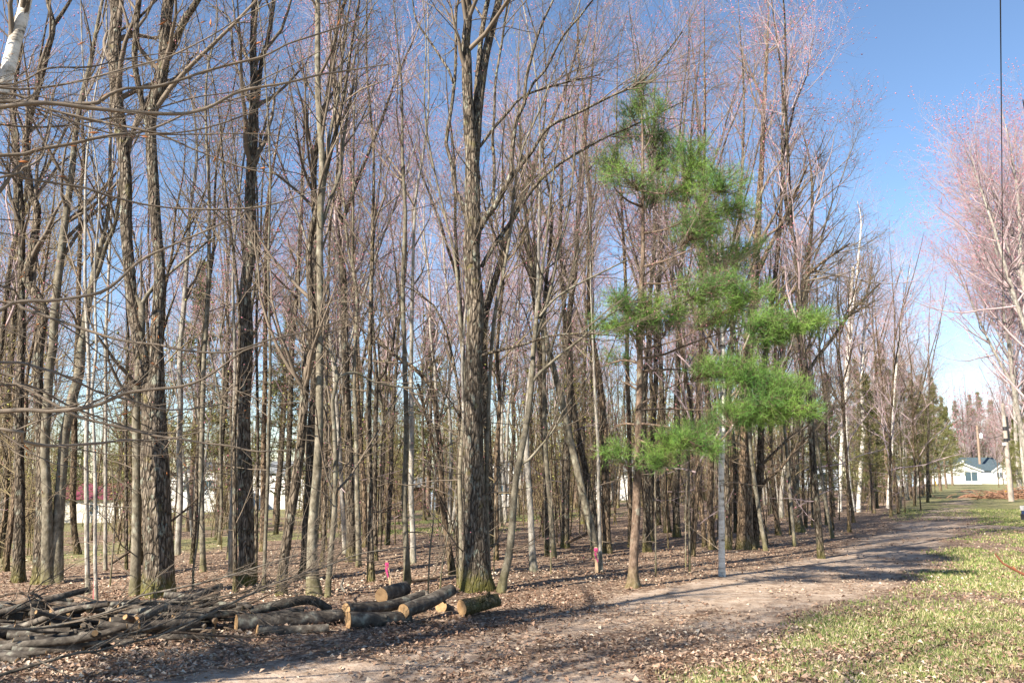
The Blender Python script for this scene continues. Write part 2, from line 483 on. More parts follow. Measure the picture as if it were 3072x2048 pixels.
def ground_mat():
    m, nt, b = newmat("forest_floor")
    pos = nt.nodes.new("ShaderNodeNewGeometry").outputs["Position"]
    def attr(n):
        a = nt.nodes.new("ShaderNodeAttribute"); a.attribute_name = n; return a.outputs["Fac"]
    d, g = attr("dirt"), attr("grass")
    # leaf litter: cells of leaf size in tan, brown and grey-pink, with dark gaps
    vo = nt.nodes.new("ShaderNodeTexVoronoi"); vo.inputs["Scale"].default_value = 24; nt.links.new(pos, vo.inputs["Vector"])
    sepc = nt.nodes.new("ShaderNodeSeparateColor"); nt.links.new(vo.outputs["Color"], sepc.inputs[0])
    leaf = ramp(nt, sepc.outputs[0], [(0.0, (0.18, 0.12, 0.085)), (0.35, (0.33, 0.235, 0.175)), (0.7, (0.46, 0.36, 0.262)), (1.0, (0.58, 0.495, 0.395))])
    gap = ramp(nt, vo.outputs["Distance"], [(0.0, (1, 1, 1)), (0.75, (0.35, 0.32, 0.3))])
    leaf = mixc(nt, 1.0, leaf, gap, 'MULTIPLY')
    leaf = mixc(nt, 0.7, leaf, ramp(nt, noise(nt, pos, 0.9, 5), [(0.35, (0.7, 0.62, 0.58)), (0.65, (1.15, 1.1, 1.05))]), 'MULTIPLY')
    # sandy dirt
    dn = noise(nt, pos, 5.5, 8, 0.7)
    dc = ramp(nt, dn, [(0.33, (0.19, 0.13, 0.09)), (0.5, (0.35, 0.27, 0.205)), (0.7, (0.47, 0.385, 0.315))])
    dfac = ramp(nt, math_(nt, 'ADD', d, math_(nt, 'MULTIPLY', math_(nt, 'SUBTRACT', noise(nt, pos, 3.4, 8, 0.72), 0.5), 2.0)), [(0.36, (0, 0, 0)), (0.74, (1, 1, 1))])
    # grass
    gn = noise(nt, pos, 7.0, 7, 0.75)
    gc = ramp(nt, gn, [(0.3, (0.06, 0.075, 0.025)), (0.5, (0.15, 0.165, 0.055)), (0.7, (0.28, 0.26, 0.12))])
    gfac = ramp(nt, math_(nt, 'ADD', g, math_(nt, 'MULTIPLY', math_(nt, 'SUBTRACT', noise(nt, pos, 2.6, 6, 0.7), 0.5), 1.2)), [(0.36, (0, 0, 0)), (0.62, (1, 1, 1))])
    straw = ramp(nt, noise(nt, pos, 1.3, 6, 0.7), [(0.42, (0, 0, 0)), (0.6, (0.75, 0.75, 0.75))])
    gc = mixc(nt, straw, gc, ramp(nt, gn, [(0.3, (0.13, 0.095, 0.05)), (0.7, (0.42, 0.35, 0.22))]))
    c = mixc(nt, dfac, leaf, dc)
    c = mixc(nt, gfac, c, gc)
    nt.links.new(c, b.inputs["Base Color"])
    h = math_(nt, 'ADD', math_(nt, 'MULTIPLY', sepc.outputs[1], 0.6), noise(nt, pos, 26, 4))
    bump(nt, b, h, 0.8, 0.025)
    b.inputs["Roughness"].default_value = 0.95
    return m
gmesh = gm.mesh("ground", [ground_mat()])
for nm, arr in (("dirt", dirt_v), ("grass", grass_v)):
    a = gmesh.attributes.new(nm, 'FLOAT', 'POINT'); a.data.foreach_set("value", arr.astype(np.float32).ravel())
tag(link("ground", gmesh), "gently sloping ground of leaf litter, sandy track and patchy grass", None, None, "structure")

# leaf litter lying loose
def scatter_pts(g, n, ymin, ymax, umin=-0.72, umax=0.72):
    y = ymin * (ymax / ymin) ** g.random(n)
    x = g.uniform(umin, umax, n) * y
    return x, y
def leaf_mat():
    m, nt, b = newmat("dead_leaf")
    a = nt.nodes.new("ShaderNodeAttribute"); a.attribute_name = "tone"
    c = ramp(nt, a.outputs["Fac"], [(0.0, (0.13, 0.075, 0.05)), (0.3, (0.27, 0.17, 0.115)), (0.6, (0.37, 0.265, 0.195)), (0.88, (0.48, 0.39, 0.295)), (1.0, (0.60, 0.525, 0.42))])
    nt.links.new(c, b.inputs["Base Color"]); b.inputs["Roughness"].default_value = 0.75
    return m
g = np.random.default_rng(5)
x, y = scatter_pts(g, 210000, 4.5, 34)
dd, gg = cover(x, y)
keep = g.random(len(x)) < np.clip((0.95 - 0.90 * dd - 0.70 * gg) * (0.75 + 0.9 * fbm(x, y, 1.1, 61)) * np.clip(1.5 - y / 17, 0.22, 1), 0.02, 1)
x, y = x[keep], y[keep]
n = len(x)
z = terrain(x, y) + g.uniform(0.004, 0.03, n)
s = (0.009 + 0.022 * g.random(n) ** 1.7) * np.clip(y / 16, 1.0, 1.3)
th = g.uniform(0, 2 * math.pi, n); tilt = g.normal(0, 0.3, n); curl = g.uniform(0.1, 0.8, n)
ux, uy = np.cos(th), np.sin(th)
U = np.stack([ux, uy, np.sin(tilt)], -1) * s[:, None]
Vv = np.stack([-uy, ux, g.normal(0, 0.35, n)], -1) * (s * g.uniform(0.5, 0.85, n))[:, None]
C = np.stack([x, y, z], -1)
up = np.stack([np.zeros(n), np.zeros(n), s * curl], -1)
LV = np.stack([C - U, C + Vv + up, C + U, C - Vv + up], 1)
o = np.arange(n)[:, None] * 4
lm = MB(); lm.add(LV.reshape(-1, 3), np.concatenate([o + np.array([[0, 2, 1]]), o + np.array([[0, 3, 2]])]), 0, False)
lme = lm.mesh("leaf_litter", [leaf_mat()])
a = lme.attributes.new("tone", 'FLOAT', 'POINT'); a.data.foreach_set("value", np.repeat(np.clip(g.beta(1.6, 1.9, n) + 0.35 * fbm(x, y, 0.7, 71), 0, 1), 4).astype(np.float32))
tag(link("leaf_litter", lme), "dry tan and brown leaves strewn over the forest floor", None, None, "stuff")

# grass blades
x, y = scatter_pts(g, 420000, 4.5, 40, -0.2, 0.75)
dd, gg = cover(x, y)
keep = g.random(len(x)) < np.clip(gg * 1.25 - 0.17, 0.0, 1)
x, y = x[keep], y[keep]; n = len(x)
z = terrain(x, y)
h = g.uniform(0.015, 0.055, n) * (1 + 0.3 * fbm(x, y, 0.8, 90)); w = g.uniform(0.0035, 0.007, n) * np.clip(y / 7, 1, 3)
th = g.uniform(0, 2 * math.pi, n); ln = g.normal(0, 0.5, (n, 2)) * h[:, None]
B0 = np.stack([x - np.cos(th) * w, y - np.sin(th) * w, z - 0.005], -1); B1 = np.stack([x + np.cos(th) * w, y + np.sin(th) * w, z - 0.005], -1)
TP = np.stack([x + ln[:, 0], y + ln[:, 1], z + h], -1)
gmb = MB(); gmb.add(np.stack([B0, B1, TP], 1).reshape(-1, 3), np.arange(3 * n).reshape(-1, 3), 0, False)
def grass_mat():
    m, nt, b = newmat("grass_blade")
    a = nt.nodes.new("ShaderNodeAttribute"); a.attribute_name = "tone"
    c = ramp(nt, a.outputs["Fac"], [(0.0, (0.05, 0.09, 0.02)), (0.4, (0.13, 0.18, 0.045)), (0.62, (0.22, 0.24, 0.08)), (0.85, (0.40, 0.34, 0.19)), (1.0, (0.5, 0.44, 0.3))])
    nt.links.new(c, b.inputs["Base Color"]); b.inputs["Roughness"].default_value = 0.7
    return m
gme = gmb.mesh("grass", [grass_mat()])
a = gme.attributes.new("tone", 'FLOAT', 'POINT'); a.data.foreach_set("value", np.repeat(np.clip(g.random(n) * 0.85 + 0.22 * (1 - np.clip(y / 25, 0, 1)), 0, 1), 3).astype(np.float32))
tag(link("grass", gme), "short spring grass with dead blades beside the track", None, None, "stuff")

# ------------------------------------------------------------------ houses
M_WHITE = plain("white_siding", (0.78, 0.78, 0.76), 0.04, 0.8)
M_CREAM = plain("cream_siding", (0.62, 0.58, 0.50), 0.08, 0.8)
M_GREYWALL = plain("grey_siding", (0.30, 0.30, 0.29), 0.1, 0.8)
M_ROOF_DARK = plain("slate_blue_shingles", (0.06, 0.085, 0.10), 0.25, 3.0)
M_ROOF_MAROON = plain("maroon_roof", (0.16, 0.035, 0.06), 0.2, 2.0)
M_ROOF_GREY = plain("grey_roof", (0.16, 0.17, 0.18), 0.2, 2.0)
M_TRIM = plain("white_trim", (0.8, 0.8, 0.78), 0.03)
M_GLASS, _nt, _b = newmat("window_glass")
_b.inputs["Base Color"].default_value = (0.06, 0.10, 0.13, 1); _b.inputs["Roughness"].default_value = 0.08; _b.inputs["Specular IOR Level"].default_value = 0.6
M_DOOR_BLUE = plain("pale_blue_paint", (0.35, 0.45, 0.58), 0.08)
M_DARK = plain("dark_metal", (0.04, 0.04, 0.045), 0.2, 4, rough=0.5)
M_CONC = plain("concrete", (0.42, 0.40, 0.37), 0.15, 2)

def box(mb, c, s, mat=0, rz=0.0):
    c = np.asarray(c, float); hx, hy, hz = np.asarray(s, float) / 2
    V = np.array([[-hx, -hy, -hz], [hx, -hy, -hz], [hx, hy, -hz], [-hx, hy, -hz], [-hx, -hy, hz], [hx, -hy, hz], [hx, hy, hz], [-hx, hy, hz]])
    if rz:
        cr, sr = math.cos(rz), math.sin(rz)
        V = np.stack([V[:, 0] * cr - V[:, 1] * sr, V[:, 0] * sr + V[:, 1] * cr, V[:, 2]], -1)
    Fq = np.array([[0, 3, 2, 1], [4, 5, 6, 7], [0, 1, 5, 4], [1, 2, 6, 5], [2, 3, 7, 6], [3, 0, 4, 7]])
    mb.add(V + c, Fq, mat, False)
def part(name, parent, mat, *boxes):
    mb = MB()
    for c, s in boxes: box(mb, c, s)
    return link(name, mb.mesh(name, [mat]), parent)
def gable_house(name, label, loc, w, d, h, peak, wall_m, roof_m, front_gable=True, rz=0.0, windows=(), door=None, over=0.3, door_m=None, trim=None):
    """walls w wide (x), d deep (y) from the front face at y=0; windows (x, z, width, height) on the front face"""
    r = thing(name, loc, label, "house" if "house" in label else "building")
    r.rotation_euler = (0, 0, rz)
    mb = MB()
    if front_gable:
        pr = [(-w / 2, 0), (w / 2, 0), (w / 2, h), (0, peak), (-w / 2, h)]
        V = [(px, 0, pz) for px, pz in pr] + [(px, d, pz) for px, pz in pr]
    else:
        pr = [(0, 0), (d, 0), (d, h), (d / 2, peak), (0, h)]
        V = [(-w / 2, py, pz) for py, pz in pr] + [(w / 2, py, pz) for py, pz in pr]
    V = np.array(V, float)
    mb.add(V, np.array([[0, 1, 2, 4], [5, 9, 7, 6]]), 0, False); mb.add(V, np.array([[4, 2, 3], [9, 8, 7]]), 0, False)
    mb.add(V, np.array([[0, 5, 6, 1], [1, 6, 7, 2], [0, 4, 9, 5]]), 0, False)
    link("wall", mb.mesh("wall", [wall_m]), r)
    mb = MB(); t = 0.14
    half = (w if front_gable else d) / 2
    sl = (peak - h) / half
    for sg in (-1, 1):
        a0 = sg * (half + over); za = peak - sl * (half + over)
        o0, o1 = (-over, d + over) if front_gable else (-w / 2 - over, w / 2 + over)
        q = []
        for k in (0.012, t):
            for (u, zz) in ((0, peak), (a0, za)):
                for oo in (o0, o1):
                    q.append((u, oo, zz + k) if front_gable else (oo, d / 2 + u, zz + k))
        q = np.array(q)
        mb.add(q, np.array([[0, 1, 3, 2], [4, 6, 7, 5], [0, 4, 5, 1], [2, 3, 7, 6], [0, 2, 6, 4], [1, 5, 7, 3]]), 0, False)
    roof = link("roof", mb.mesh("roof", [roof_m]), r)
    if trim is not None and front_gable:
        mb = MB()
        for sg in (-1, 1):
            a0 = sg * (half + over); za = peak - sl * (half + over)
            q = np.array([(0, -over - 0.03, peak - 0.02), (a0, -over - 0.03, za - 0.02), (a0, -over - 0.03, za - 0.22), (0, -over - 0.03, peak - 0.22),
                          (0, -over, peak - 0.02), (a0, -over, za - 0.02), (a0, -over, za - 0.22), (0, -over, peak - 0.22)])
            mb.add(q, np.array([[0, 1, 2, 3], [4, 7, 6, 5], [0, 4, 5, 1], [2, 6, 7, 3], [1, 5, 6, 2]]), 0, False)
        link("trim", mb.mesh("trim", [trim]), roof)
    for (wx, wz, ww, wh) in windows:
        f = part("window", r, M_TRIM, ((wx, -0.03, wz + wh / 2 + 0.04), (ww + 0.16, 0.06, 0.08)), ((wx, -0.03, wz - wh / 2 - 0.04), (ww + 0.16, 0.06, 0.08)),
                 ((wx - ww / 2 - 0.04, -0.03, wz), (0.08, 0.06, wh)), ((wx + ww / 2 + 0.04, -0.03, wz), (0.08, 0.06, wh)), ((wx, -0.03, wz), (0.05, 0.05, wh)))
        part("pane", f, M_GLASS, ((wx, -0.008, wz), (ww, 0.012, wh)))
    if door:
        dx, dw, dh = door
        f = part("door", r, door_m or M_TRIM, ((dx, -0.03, dh / 2), (dw, 0.06, dh)))
        part("handle", f, M_DARK, ((dx + dw * 0.38, -0.08, dh * 0.48), (0.12, 0.05, 0.05)))
    return r

def gpos(px, Y):
    X = (px - 1536) / F * Y / (CP - ((1024 - 1450) / F) * SP) * 1.0
    return np.array([X, Y, float(terrain(np.array([X]), np.array([Y]))[0])])
gp = gpos(2884, 150)
gar = gable_house("garage", "low white gabled garage building with a dark square window at the track end", gp, 7.4, 8, 2.5, 3.9, M_WHITE, M_ROOF_DARK, True, 0.0,
                  windows=[(1.9, 1.35, 2.2, 1.6)], trim=M_TRIM, over=0.35)
part("garage_door", gar, M_TRIM, ((-1.6, -0.02, 1.1), (2.9, 0.04, 2.2)))
hp = gpos(2950, 162)
hou = gable_house("house", "white house with slate blue roof behind the gabled garage", hp, 8.4, 8, 2.7, 4.9, M_WHITE, M_ROOF_DARK, False, 0.0, windows=[(1.8, 1.6, 1.4, 1.0), (3.2, 1.6, 0.9, 1.0)])
part("vent_pipe", hou, M_TRIM, ((-2.8, 1.4, 4.0), (0.25, 0.25, 1.0)))
gable_house("cottage", "small white gabled house wing beside the utility pole, to the garage's right", gpos(3004, 152), 2.9, 7, 2.5, 3.5, M_WHITE, M_ROOF_DARK, True, 0.0, windows=[(-0.2, 1.6, 1.0, 0.9)], trim=M_TRIM)
gable_house("shed", "low white building just left of the gabled garage", gpos(2806, 165), 3.2, 5, 2.3, 2.9, M_WHITE, M_ROOF_GREY, False)
gable_house("shed", "cream building with maroon roof behind the trees at the wood's left", gpos(280, 84), 6.4, 5, 2.4, 3.7, M_CREAM, M_ROOF_MAROON, False, 0.05, windows=[(0.3, 1.3, 0.8, 0.9)], door=(2.2, 0.9, 2.0))
gable_house("house", "white house seen between trunks beside the maroon-roofed shed", gpos(590, 108), 6.5, 7, 4.6, 6.3, M_WHITE, M_ROOF_GREY, True, 0.12, windows=[(-1.6, 3.4, 1.0, 1.2), (1.5, 3.4, 1.0, 1.2)], door=(0.2, 0.95, 2.0))
gable_house("house", "white house with paired windows seen behind the leaning grey trunk", gpos(835, 118), 8.0, 7, 5.0, 6.6, M_WHITE, M_ROOF_GREY, False, -0.06, windows=[(1.8, 3.9, 1.3, 1.3), (-1.9, 3.9, 1.0, 1.2)], door=(-0.4, 0.95, 2.0))
gable_house("house", "grey house with grey roof behind the big forked maple", gpos(1500, 76), 4.6, 6, 2.6, 4.0, M_GREYWALL, M_ROOF_GREY, True, -0.3, windows=[(0.6, 1.5, 0.9, 0.9)], trim=M_TRIM)
gable_house("shed", "small brown shed with pale blue door deep in the wood", gpos(1280, 74), 3.2, 3, 2.1, 2.7, plain("brown_siding", (0.12, 0.075, 0.05), 0.2, 2), M_ROOF_GREY, False, 0.0, door=(0.4, 0.75, 1.7), door_m=M_DOOR_BLUE)
gable_house("house", "white house with a dark doorway seen through the trees behind the pine trunk", gpos(1868, 80), 4.6, 6, 2.7, 3.7, M_WHITE, M_ROOF_GREY, False, 0.0, windows=[(-1.0, 1.6, 0.8, 0.9)], door=(0.9, 0.9, 2.0), door_m=M_DARK)
gable_house("house", "pale bluish house seen through the trees behind the twin birches", gpos(2474, 92), 3.6, 6, 2.6, 3.6, plain("pale_blue_siding", (0.55, 0.62, 0.68), 0.05), M_ROOF_GREY, False, 0.0, windows=[(0.2, 1.5, 0.8, 0.9)])
gable_house("house", "white house with blue panel seen between the last trunks by the track", gpos(2704, 118), 6.0, 6, 2.6, 3.9, M_WHITE, M_ROOF_DARK, False, 0.0, windows=[(-0.6, 1.4, 1.0, 1.0)], door=(1.4, 1.4, 1.9), door_m=M_DOOR_BLUE)

# ------------------------------------------------------------------ trees: helpers
def crown_levels(g, mb, PL, RL, n1, n2, n3, l1, l2, l3, t1=(0.35, 1.0), ang1=(0.35, 0.85), up1=0.10, mat_t=0, bud=None, low=0, k3=2, r1=0.55, twig_r=0.0028):
    """PL,RL: lists of stems (arrays). Adds limbs, branches and twigs; returns the twig polylines"""
    K = 24
    st = [resample(p, r, K) for p, r in zip(PL, RL)]
    P = np.stack([a for a, _ in st]); R = np.stack([b for _, b in st])
    P1, R1 = spawn(g, P, R, n1, t1[0], t1[1], l1, ang1, up1, 0.14, 8, r1, 0.05, 0.22)
    tubes(mb, P1, R1, 5, mat_t)
    P2, R2 = spawn(g, P1, R1, n2, 0.15, 1.0, l2, (0.4, 0.9), 0.06, 0.2, 5, 0.6, 0.010, 0.35)
    tubes(mb, P2, R2, 3, mat_t)
    Pb = P2; Rb = R2
    if np.any(low):
        Pl, Rl = spawn(g, P, R, low, 0.06, t1[0] + 0.2, (0.5, 1.6), (0.9, 1.5), 0.03, 0.16, 5, 0.3, 0.011, 0.3, taper_len=False)
        tubes(mb, Pl, Rl, 3, mat_t)
        Pb = np.concatenate([P2, Pl]); Rb = np.concatenate([R2, Rl])
    P3, R3 = spawn(g, Pb, Rb, n3, 0.1, 1.0, l3, (0.4, 1.0), 0.06, 0.22, k3, 0.7, twig_r, 0.5)
    tubes(mb, P3, R3, 3, mat_t)
    # fine continuing tips on the limbs
    if bud: buds(g, mb, P3, bud[1], bud[0], bud[2], bud[3] if len(bud) > 3 else 1)
    return P3

GROUP_WOOD = "bare trees of the wood"
HERO = []            # (screen x, short name)
def hero(short, label, path, mat=None, limbs=(), H=14.0, flare=0.26, ridges=0.0, crown=(14, 5, 4), l1=(1.2, 3.2), t1=0.4, low=10, kind="maple", cat="tree", end=False, Y=None, seed=None, name="bare_tree", extra_stems=(), bud=None, depth_lean=0.0, sides=None, step=None):
    """a tree whose trunk line was measured: path [(px,py,width px)...] from the foot up; limbs: the same for its larger limbs"""
    sd_ = seed if seed is not None else int(path[0][0] * 7 + path[0][1])
    g = np.random.default_rng(sd_)
    base = ground_at(path[0][0], path[0][1])
    if Y is not None: base = at(path[0][0], path[0][1], Y); base[2] = float(terrain(base[:1], base[1:2])[0])
    Yb = base[1]
    pts = []; w = []
    lean = g.normal(0, 0.02) + depth_lean
    for i, (px, py, ww) in enumerate(path):
        p = at(px, py, Yb)
        p = at(px, py, Yb + lean * max(p[2] - base[2], 0))
        pts.append(p); w.append(ww * Yb / F / 2)
    pts[0] = base.copy()
    if path[-1][1] < 60 or not end:
        # goes on above the frame
        top = pts[-1]; d = unit(pts[-1] - pts[-2]); h = top[2] - base[2]; r = w[-1]
        k = max(2, int((H - h) / 1.2))
        if H > h + 0.6:
            for j in range(1, k + 1):
                d = unit(d * 0.8 + np.array([0, 0, 0.25]) + g.normal(0, 0.09, 3))
                top = top + d * (H - h) / k
                pts.append(top); w.append(max(r * (1 - j / k) ** 0.8, 0.008))
    P = np.array(pts); W = np.array(w)
    root = thing(name, base, label, cat, GROUP_WOOD)
    wide = max(path[0][2], path[min(1, len(path) - 1)][2])
    sd2 = sides or (28 if wide > 70 else 16 if wide > 34 else 9)
    mat = mat or M_BARK
    Q, QW = catmull(P, W, step or (0.06 if wide > 70 else 0.12 if wide > 34 else 0.25))
    first = Q[0] - np.array([0, 0, 0.15])
    Q = np.concatenate([[first], Q]); QW = np.concatenate([[QW[0]], QW])
    if g.random() < 1:
        wob = np.stack([vnoise(np.stack([Q[:, 2] * 0.9, np.zeros(len(Q)), np.zeros(len(Q))], -1) + sd_ * 1.7 + a_, 2) for a_ in (0, 50)], -1) * min(0.03, W[0] * 0.35)
        Q[:, :2] += wob
    mb = MB(); stem_mesh(mb, Q, QW, sd2, sd_ % 97, flare, ridges, 0, base[2])
    stemsP, stemsR = [Q], [QW]
    link("trunk", mb.mesh("trunk", [mat], base), root)
    for li in limbs:
        dy = g.normal(0, 0.22) if not isinstance(li, tuple) or not isinstance(li[0], (int, float)) else li[0]
        lp = li[1] if isinstance(li, tuple) and isinstance(li[0], (int, float)) else li
        out = []; rr = []
        p_first = at(lp[0][0], lp[0][1], Yb)
        k0 = np.argmin(np.abs(Q[:, 2] - p_first[2])); y0 = Q[k0, 1]
        run = 0.0; prev = p_first
        for (px, py, ww) in lp:
            p = at(px, py, y0); run += float(np.linalg.norm(p - prev)); prev = p
            p = at(px, py, y0 + dy * run)
            out.append(p); rr.append(ww * Yb / F / 2)
        if lp[-1][1] < 40:       # goes on above the frame
            d = unit(out[-1] - out[-2]); ln = g.uniform(1.5, 3.0)
            for j in range(1, 4):
                d = unit(d + g.normal(0, 0.12, 3) + np.array([0, 0, 0.08])); out.append(out[-1] + d * ln / 3); rr.append(rr[-1] * 0.62)
        A, AW = catmull(np.array(out), np.array(rr), 0.15)
        mb = MB(); stem_mesh(mb, A, AW, 12 if lp[0][2] > 22 else 7, sd_ % 53, 0, 0, 0, None)
        link("limb", mb.mesh("limb", [mat], base), root)
        stemsP.append(A); stemsR.append(AW)
    mb = MB()
    bm_, bs_, bf_ = {"maple": (1, 0.024, 0.5), "green": (1, 0.022, 0.5), "none": (1, 0.02, 0.0)}[kind]
    n1 = [crown[0]] + [max(4, crown[0] // 2)] * (len(stemsP) - 1)
    lowa = [low] + [0] * (len(stemsP) - 1)
    K = 24
    crown_levels(g, mb, stemsP, stemsR, np.array(n1), crown[1], crown[2], l1, (0.5, 1.3), (0.22, 0.6), (t1, 1.0), low=np.array(lowa), bud=(bm_, bs_, bf_))
    twm = M_TWIG if kind != "maple" else M_TWIG
    cr = link("crown", mb.mesh("crown", [twm, M_BUD_GREEN if kind == "green" else M_BUD_RED], base), root)
    HERO.append((path[0][0], short, Yb))
    return root

def straight(x0, y0, w0, *rest):
    return [(x0, y0, w0)] + list(rest)

# ------------------------------------------------------------------ trees whose trunks were measured in the photograph, left to right
hero("edge trunk", "dark trunk leaning inward at the very edge of the wood, nearest the photo's left border", [(5, 1672, 26), (10, 1544, 22), (21, 1316, 20), (28, 1175, 19), (39, 1000, 18), (50, 730, 15), (46, 500, 13), (30, 300, 10)], M_BARK, H=13)
hero("mossy grey trunk", "straight lichen-streaked trunk just left of the crooked twin trunks", [(55, 1744, 36), (62, 1538, 28), (60, 1316, 25), (63, 1140, 24), (65, 1000, 22), (63, 890, 21), (65, 700, 19), (60, 574, 17), (50, 430, 15), (40, 300, 12), (60, 120, 9)], M_BARK, H=13)
hero("crooked trunk", "zigzag crooked trunk with forked top, left one of the two sharing a base", [(122, 1748, 46), (129, 1538, 37), (126, 1395, 33), (124, 1300, 31), (116, 1175, 29), (114, 1085, 28), (126, 976, 27), (131, 933, 28), (98, 868, 29), (80, 833, 27), (96, 759, 26), (107, 672, 24), (108, 620, 24), (91, 574, 22), (81, 430, 20), (95, 340, 20), (124, 229, 19), (143, 153, 18), (160, 80, 16), (143, 0, 13)], M_BARK,
     limbs=[[(161, 76, 14), (190, 35, 12), (212, 0, 10)]], H=12)
hero("smooth leaning twin", "smooth greyish trunk growing out of the crooked trunk's foot, leaning right", [(150, 1750, 36), (143, 1500, 27), (140, 1351, 25), (150, 1129, 25), (161, 1042, 24), (165, 955, 24), (174, 846, 23), (183, 759, 22), (195, 660, 21), (215, 526, 19), (229, 406, 17), (268, 191, 14), (291, 72, 11)], M_BARK_SMOOTH, H=13)
hero("kinked trunk", "stout leaning trunk with a sharp stub kink halfway and forking top", [(166, 1750, 40), (170, 1586, 31), (184, 1419, 29), (193, 1316, 28), (208, 1250, 28), (219, 1196, 29), (239, 1123, 28), (243, 1035, 26), (252, 998, 25), (261, 911, 25), (274, 859, 24), (283, 802, 18), (300, 737, 15), (325, 600, 12), (332, 300, 8)], M_BARK_SMOOTH,
     limbs=[[(274, 865, 15), (300, 800, 13), (318, 737, 12), (345, 672, 11), (360, 560, 9), (372, 400, 7)]], H=12)
hero("slanting bole", "narrow brown trunk slanting behind the kinked trunk's foot", [(231, 1663, 20), (219, 1586, 18), (217, 1443, 18), (222, 1300, 17), (232, 1000, 15), (240, 760, 13), (250, 400, 9)], M_BARK_WARM, H=12)
hero("thin pale stem", "thin pale stem with mossy foot, first of three beside the flagged sapling", [(262, 1782, 14), (258, 1600, 13), (260, 1300, 12), (265, 1100, 11), (255, 800, 9), (258, 500, 7)], M_BARK_PALE, H=10, crown=(9, 4, 3))
hero("knobbly thin stem", "knobbly thin stem right behind the red survey stake on the left", [(292, 1820, 11), (286, 1634, 10), (285, 1443, 10), (281, 1281, 9), (274, 1193, 9), (281, 1133, 9), (291, 1053, 8), (286, 800, 6), (298, 560, 4)], M_BARK_PALE, H=9, crown=(8, 4, 3))
hero("slim far stem", "slim pale stem set farther back between the red stake and the dark slim stem", [(317, 1710, 11), (317, 1500, 10), (316, 1300, 10), (318, 1000, 9), (330, 700, 7)], M_BARK_PALE, H=11, crown=(9, 4, 3))
hero("dark slim stem", "dark slim stem just left of the smooth upright tree beside the huge trunk", [(379, 1710, 10), (378, 1500, 9), (377, 1300, 9), (382, 1000, 8), (372, 700, 6)], M_BARK, H=11, crown=(9, 4, 3))
hero("arching sapling tree", "smooth upright tree close before the huge trunk, ending in one arching limb", [(405, 1787, 31), (408, 1600, 27), (412, 1400, 26), (410, 1245, 24), (419, 1100, 22), (422, 1000, 22), (422, 915, 21), (412, 900, 12), (405, 885, 8)], M_BARK_SMOOTH, end=True,
     limbs=[[(423, 925, 15), (430, 905, 14), (444, 881, 13), (470, 850, 11), (492, 833, 10), (566, 772, 8), (610, 735, 6), (644, 711, 5)]], H=4, crown=(6, 4, 3), t1=0.5)
hero("huge trunk", "huge rough-barked trunk standing right behind the log pile, splitting into tall stems", [(472, 1790, 86), (471, 1700, 82), (467, 1560, 79), (464, 1443, 78), (463, 1300, 70), (463, 1200, 66), (471, 1120, 42), (470, 1000, 36), (475, 850, 32), (470, 750, 31), (464, 670, 31), (454, 478, 31), (452, 358, 33), (478, 263, 33), (492, 191, 34), (497, 96, 34), (502, 0, 34)], M_BARK_BIG,
     limbs=[(0.05, [(452, 1185, 46), (436, 1120, 40), (415, 1000, 35), (397, 900, 34), (386, 780, 34), (378, 670, 35), (378, 526, 36), (364, 406, 37), (349, 287, 38), (344, 167, 38), (349, 48, 37), (346, 0, 36)]),
            (-0.1, [(440, 372, 16), (430, 325, 17), (421, 287, 18), (404, 191, 19), (406, 119, 19), (416, 0, 18)]),
            [(500, 170, 22), (530, 110, 22), (560, 50, 22), (593, 0, 21)], [(372, 440, 8), (400, 390, 8), (432, 340, 7), (470, 240, 5)], [(362, 90, 9), (400, 70, 9), (450, 20, 7), (470, 0, 7)]], H=16, ridges=0.06, crown=(20, 6, 4), low=14, l1=(1.5, 4.0))
hero("pale slim trunk", "slim pale-sided tree just right of the huge trunk", [(535, 1665, 18), (538, 1500, 17), (540, 1300, 17), (541, 1100, 16), (552, 900, 14), (570, 650, 11), (590, 420, 8)], M_BARK_PALE, H=13)
hero("bent grey stem", "grey bent stem third to the right of the huge trunk", [(575, 1690, 13), (590, 1500, 13), (596, 1300, 13), (604, 1100, 12), (618, 900, 11), (640, 740, 9), (652, 480, 6)], M_BARK, H=13, crown=(10, 4, 3))
hero("upright slim tree", "upright slim greenish tree with a swollen foot standing alone in sunny litter", [(612, 1715, 18), (609, 1600, 16), (606, 1443, 16), (608, 1300, 15), (612, 1100, 14), (624, 900, 13), (628, 600, 10)], M_BARK_SMOOTH, H=13)
hero("paired pale stem", "pale thin stem pressed to the left of the yellow-mossed trunk", [(690, 1739, 13), (693, 1600, 12), (699, 1443, 12), (699, 1300, 11), (704, 1100, 10), (700, 800, 8)], M_BARK_PALE, H=11, crown=(9, 4, 3))
hero("paired dark stem", "darker thin stem touching the left side of the yellow-mossed trunk", [(706, 1777, 15), (704, 1600, 13), (703, 1443, 13), (702, 1300, 12), (716, 1100, 11), (716, 900, 9)], M_BARK, H=10, crown=(9, 4, 3))
hero("yellow-mossed trunk", "tall sturdy trunk with bright yellow moss at its foot", [(739, 1758, 48), (737, 1650, 45), (734, 1526, 46), (731, 1351, 40), (733, 1210, 38), (739, 1000, 37), (737, 868, 35), (755, 737, 34), (750, 600, 33), (752, 526, 32), (758, 382, 31), (765, 239, 25), (760, 143, 22), (765, 0, 20)], M_BARK_BIG,
     limbs=[[(768, 330, 14), (774, 287, 15), (784, 191, 15), (803, 119, 14), (822, 0, 13)], [(745, 300, 9), (730, 250, 9), (700, 170, 8), (690, 60, 6), (655, 30, 5)]], H=16, ridges=0.05, crown=(18, 6, 4), l1=(1.5, 3.8))
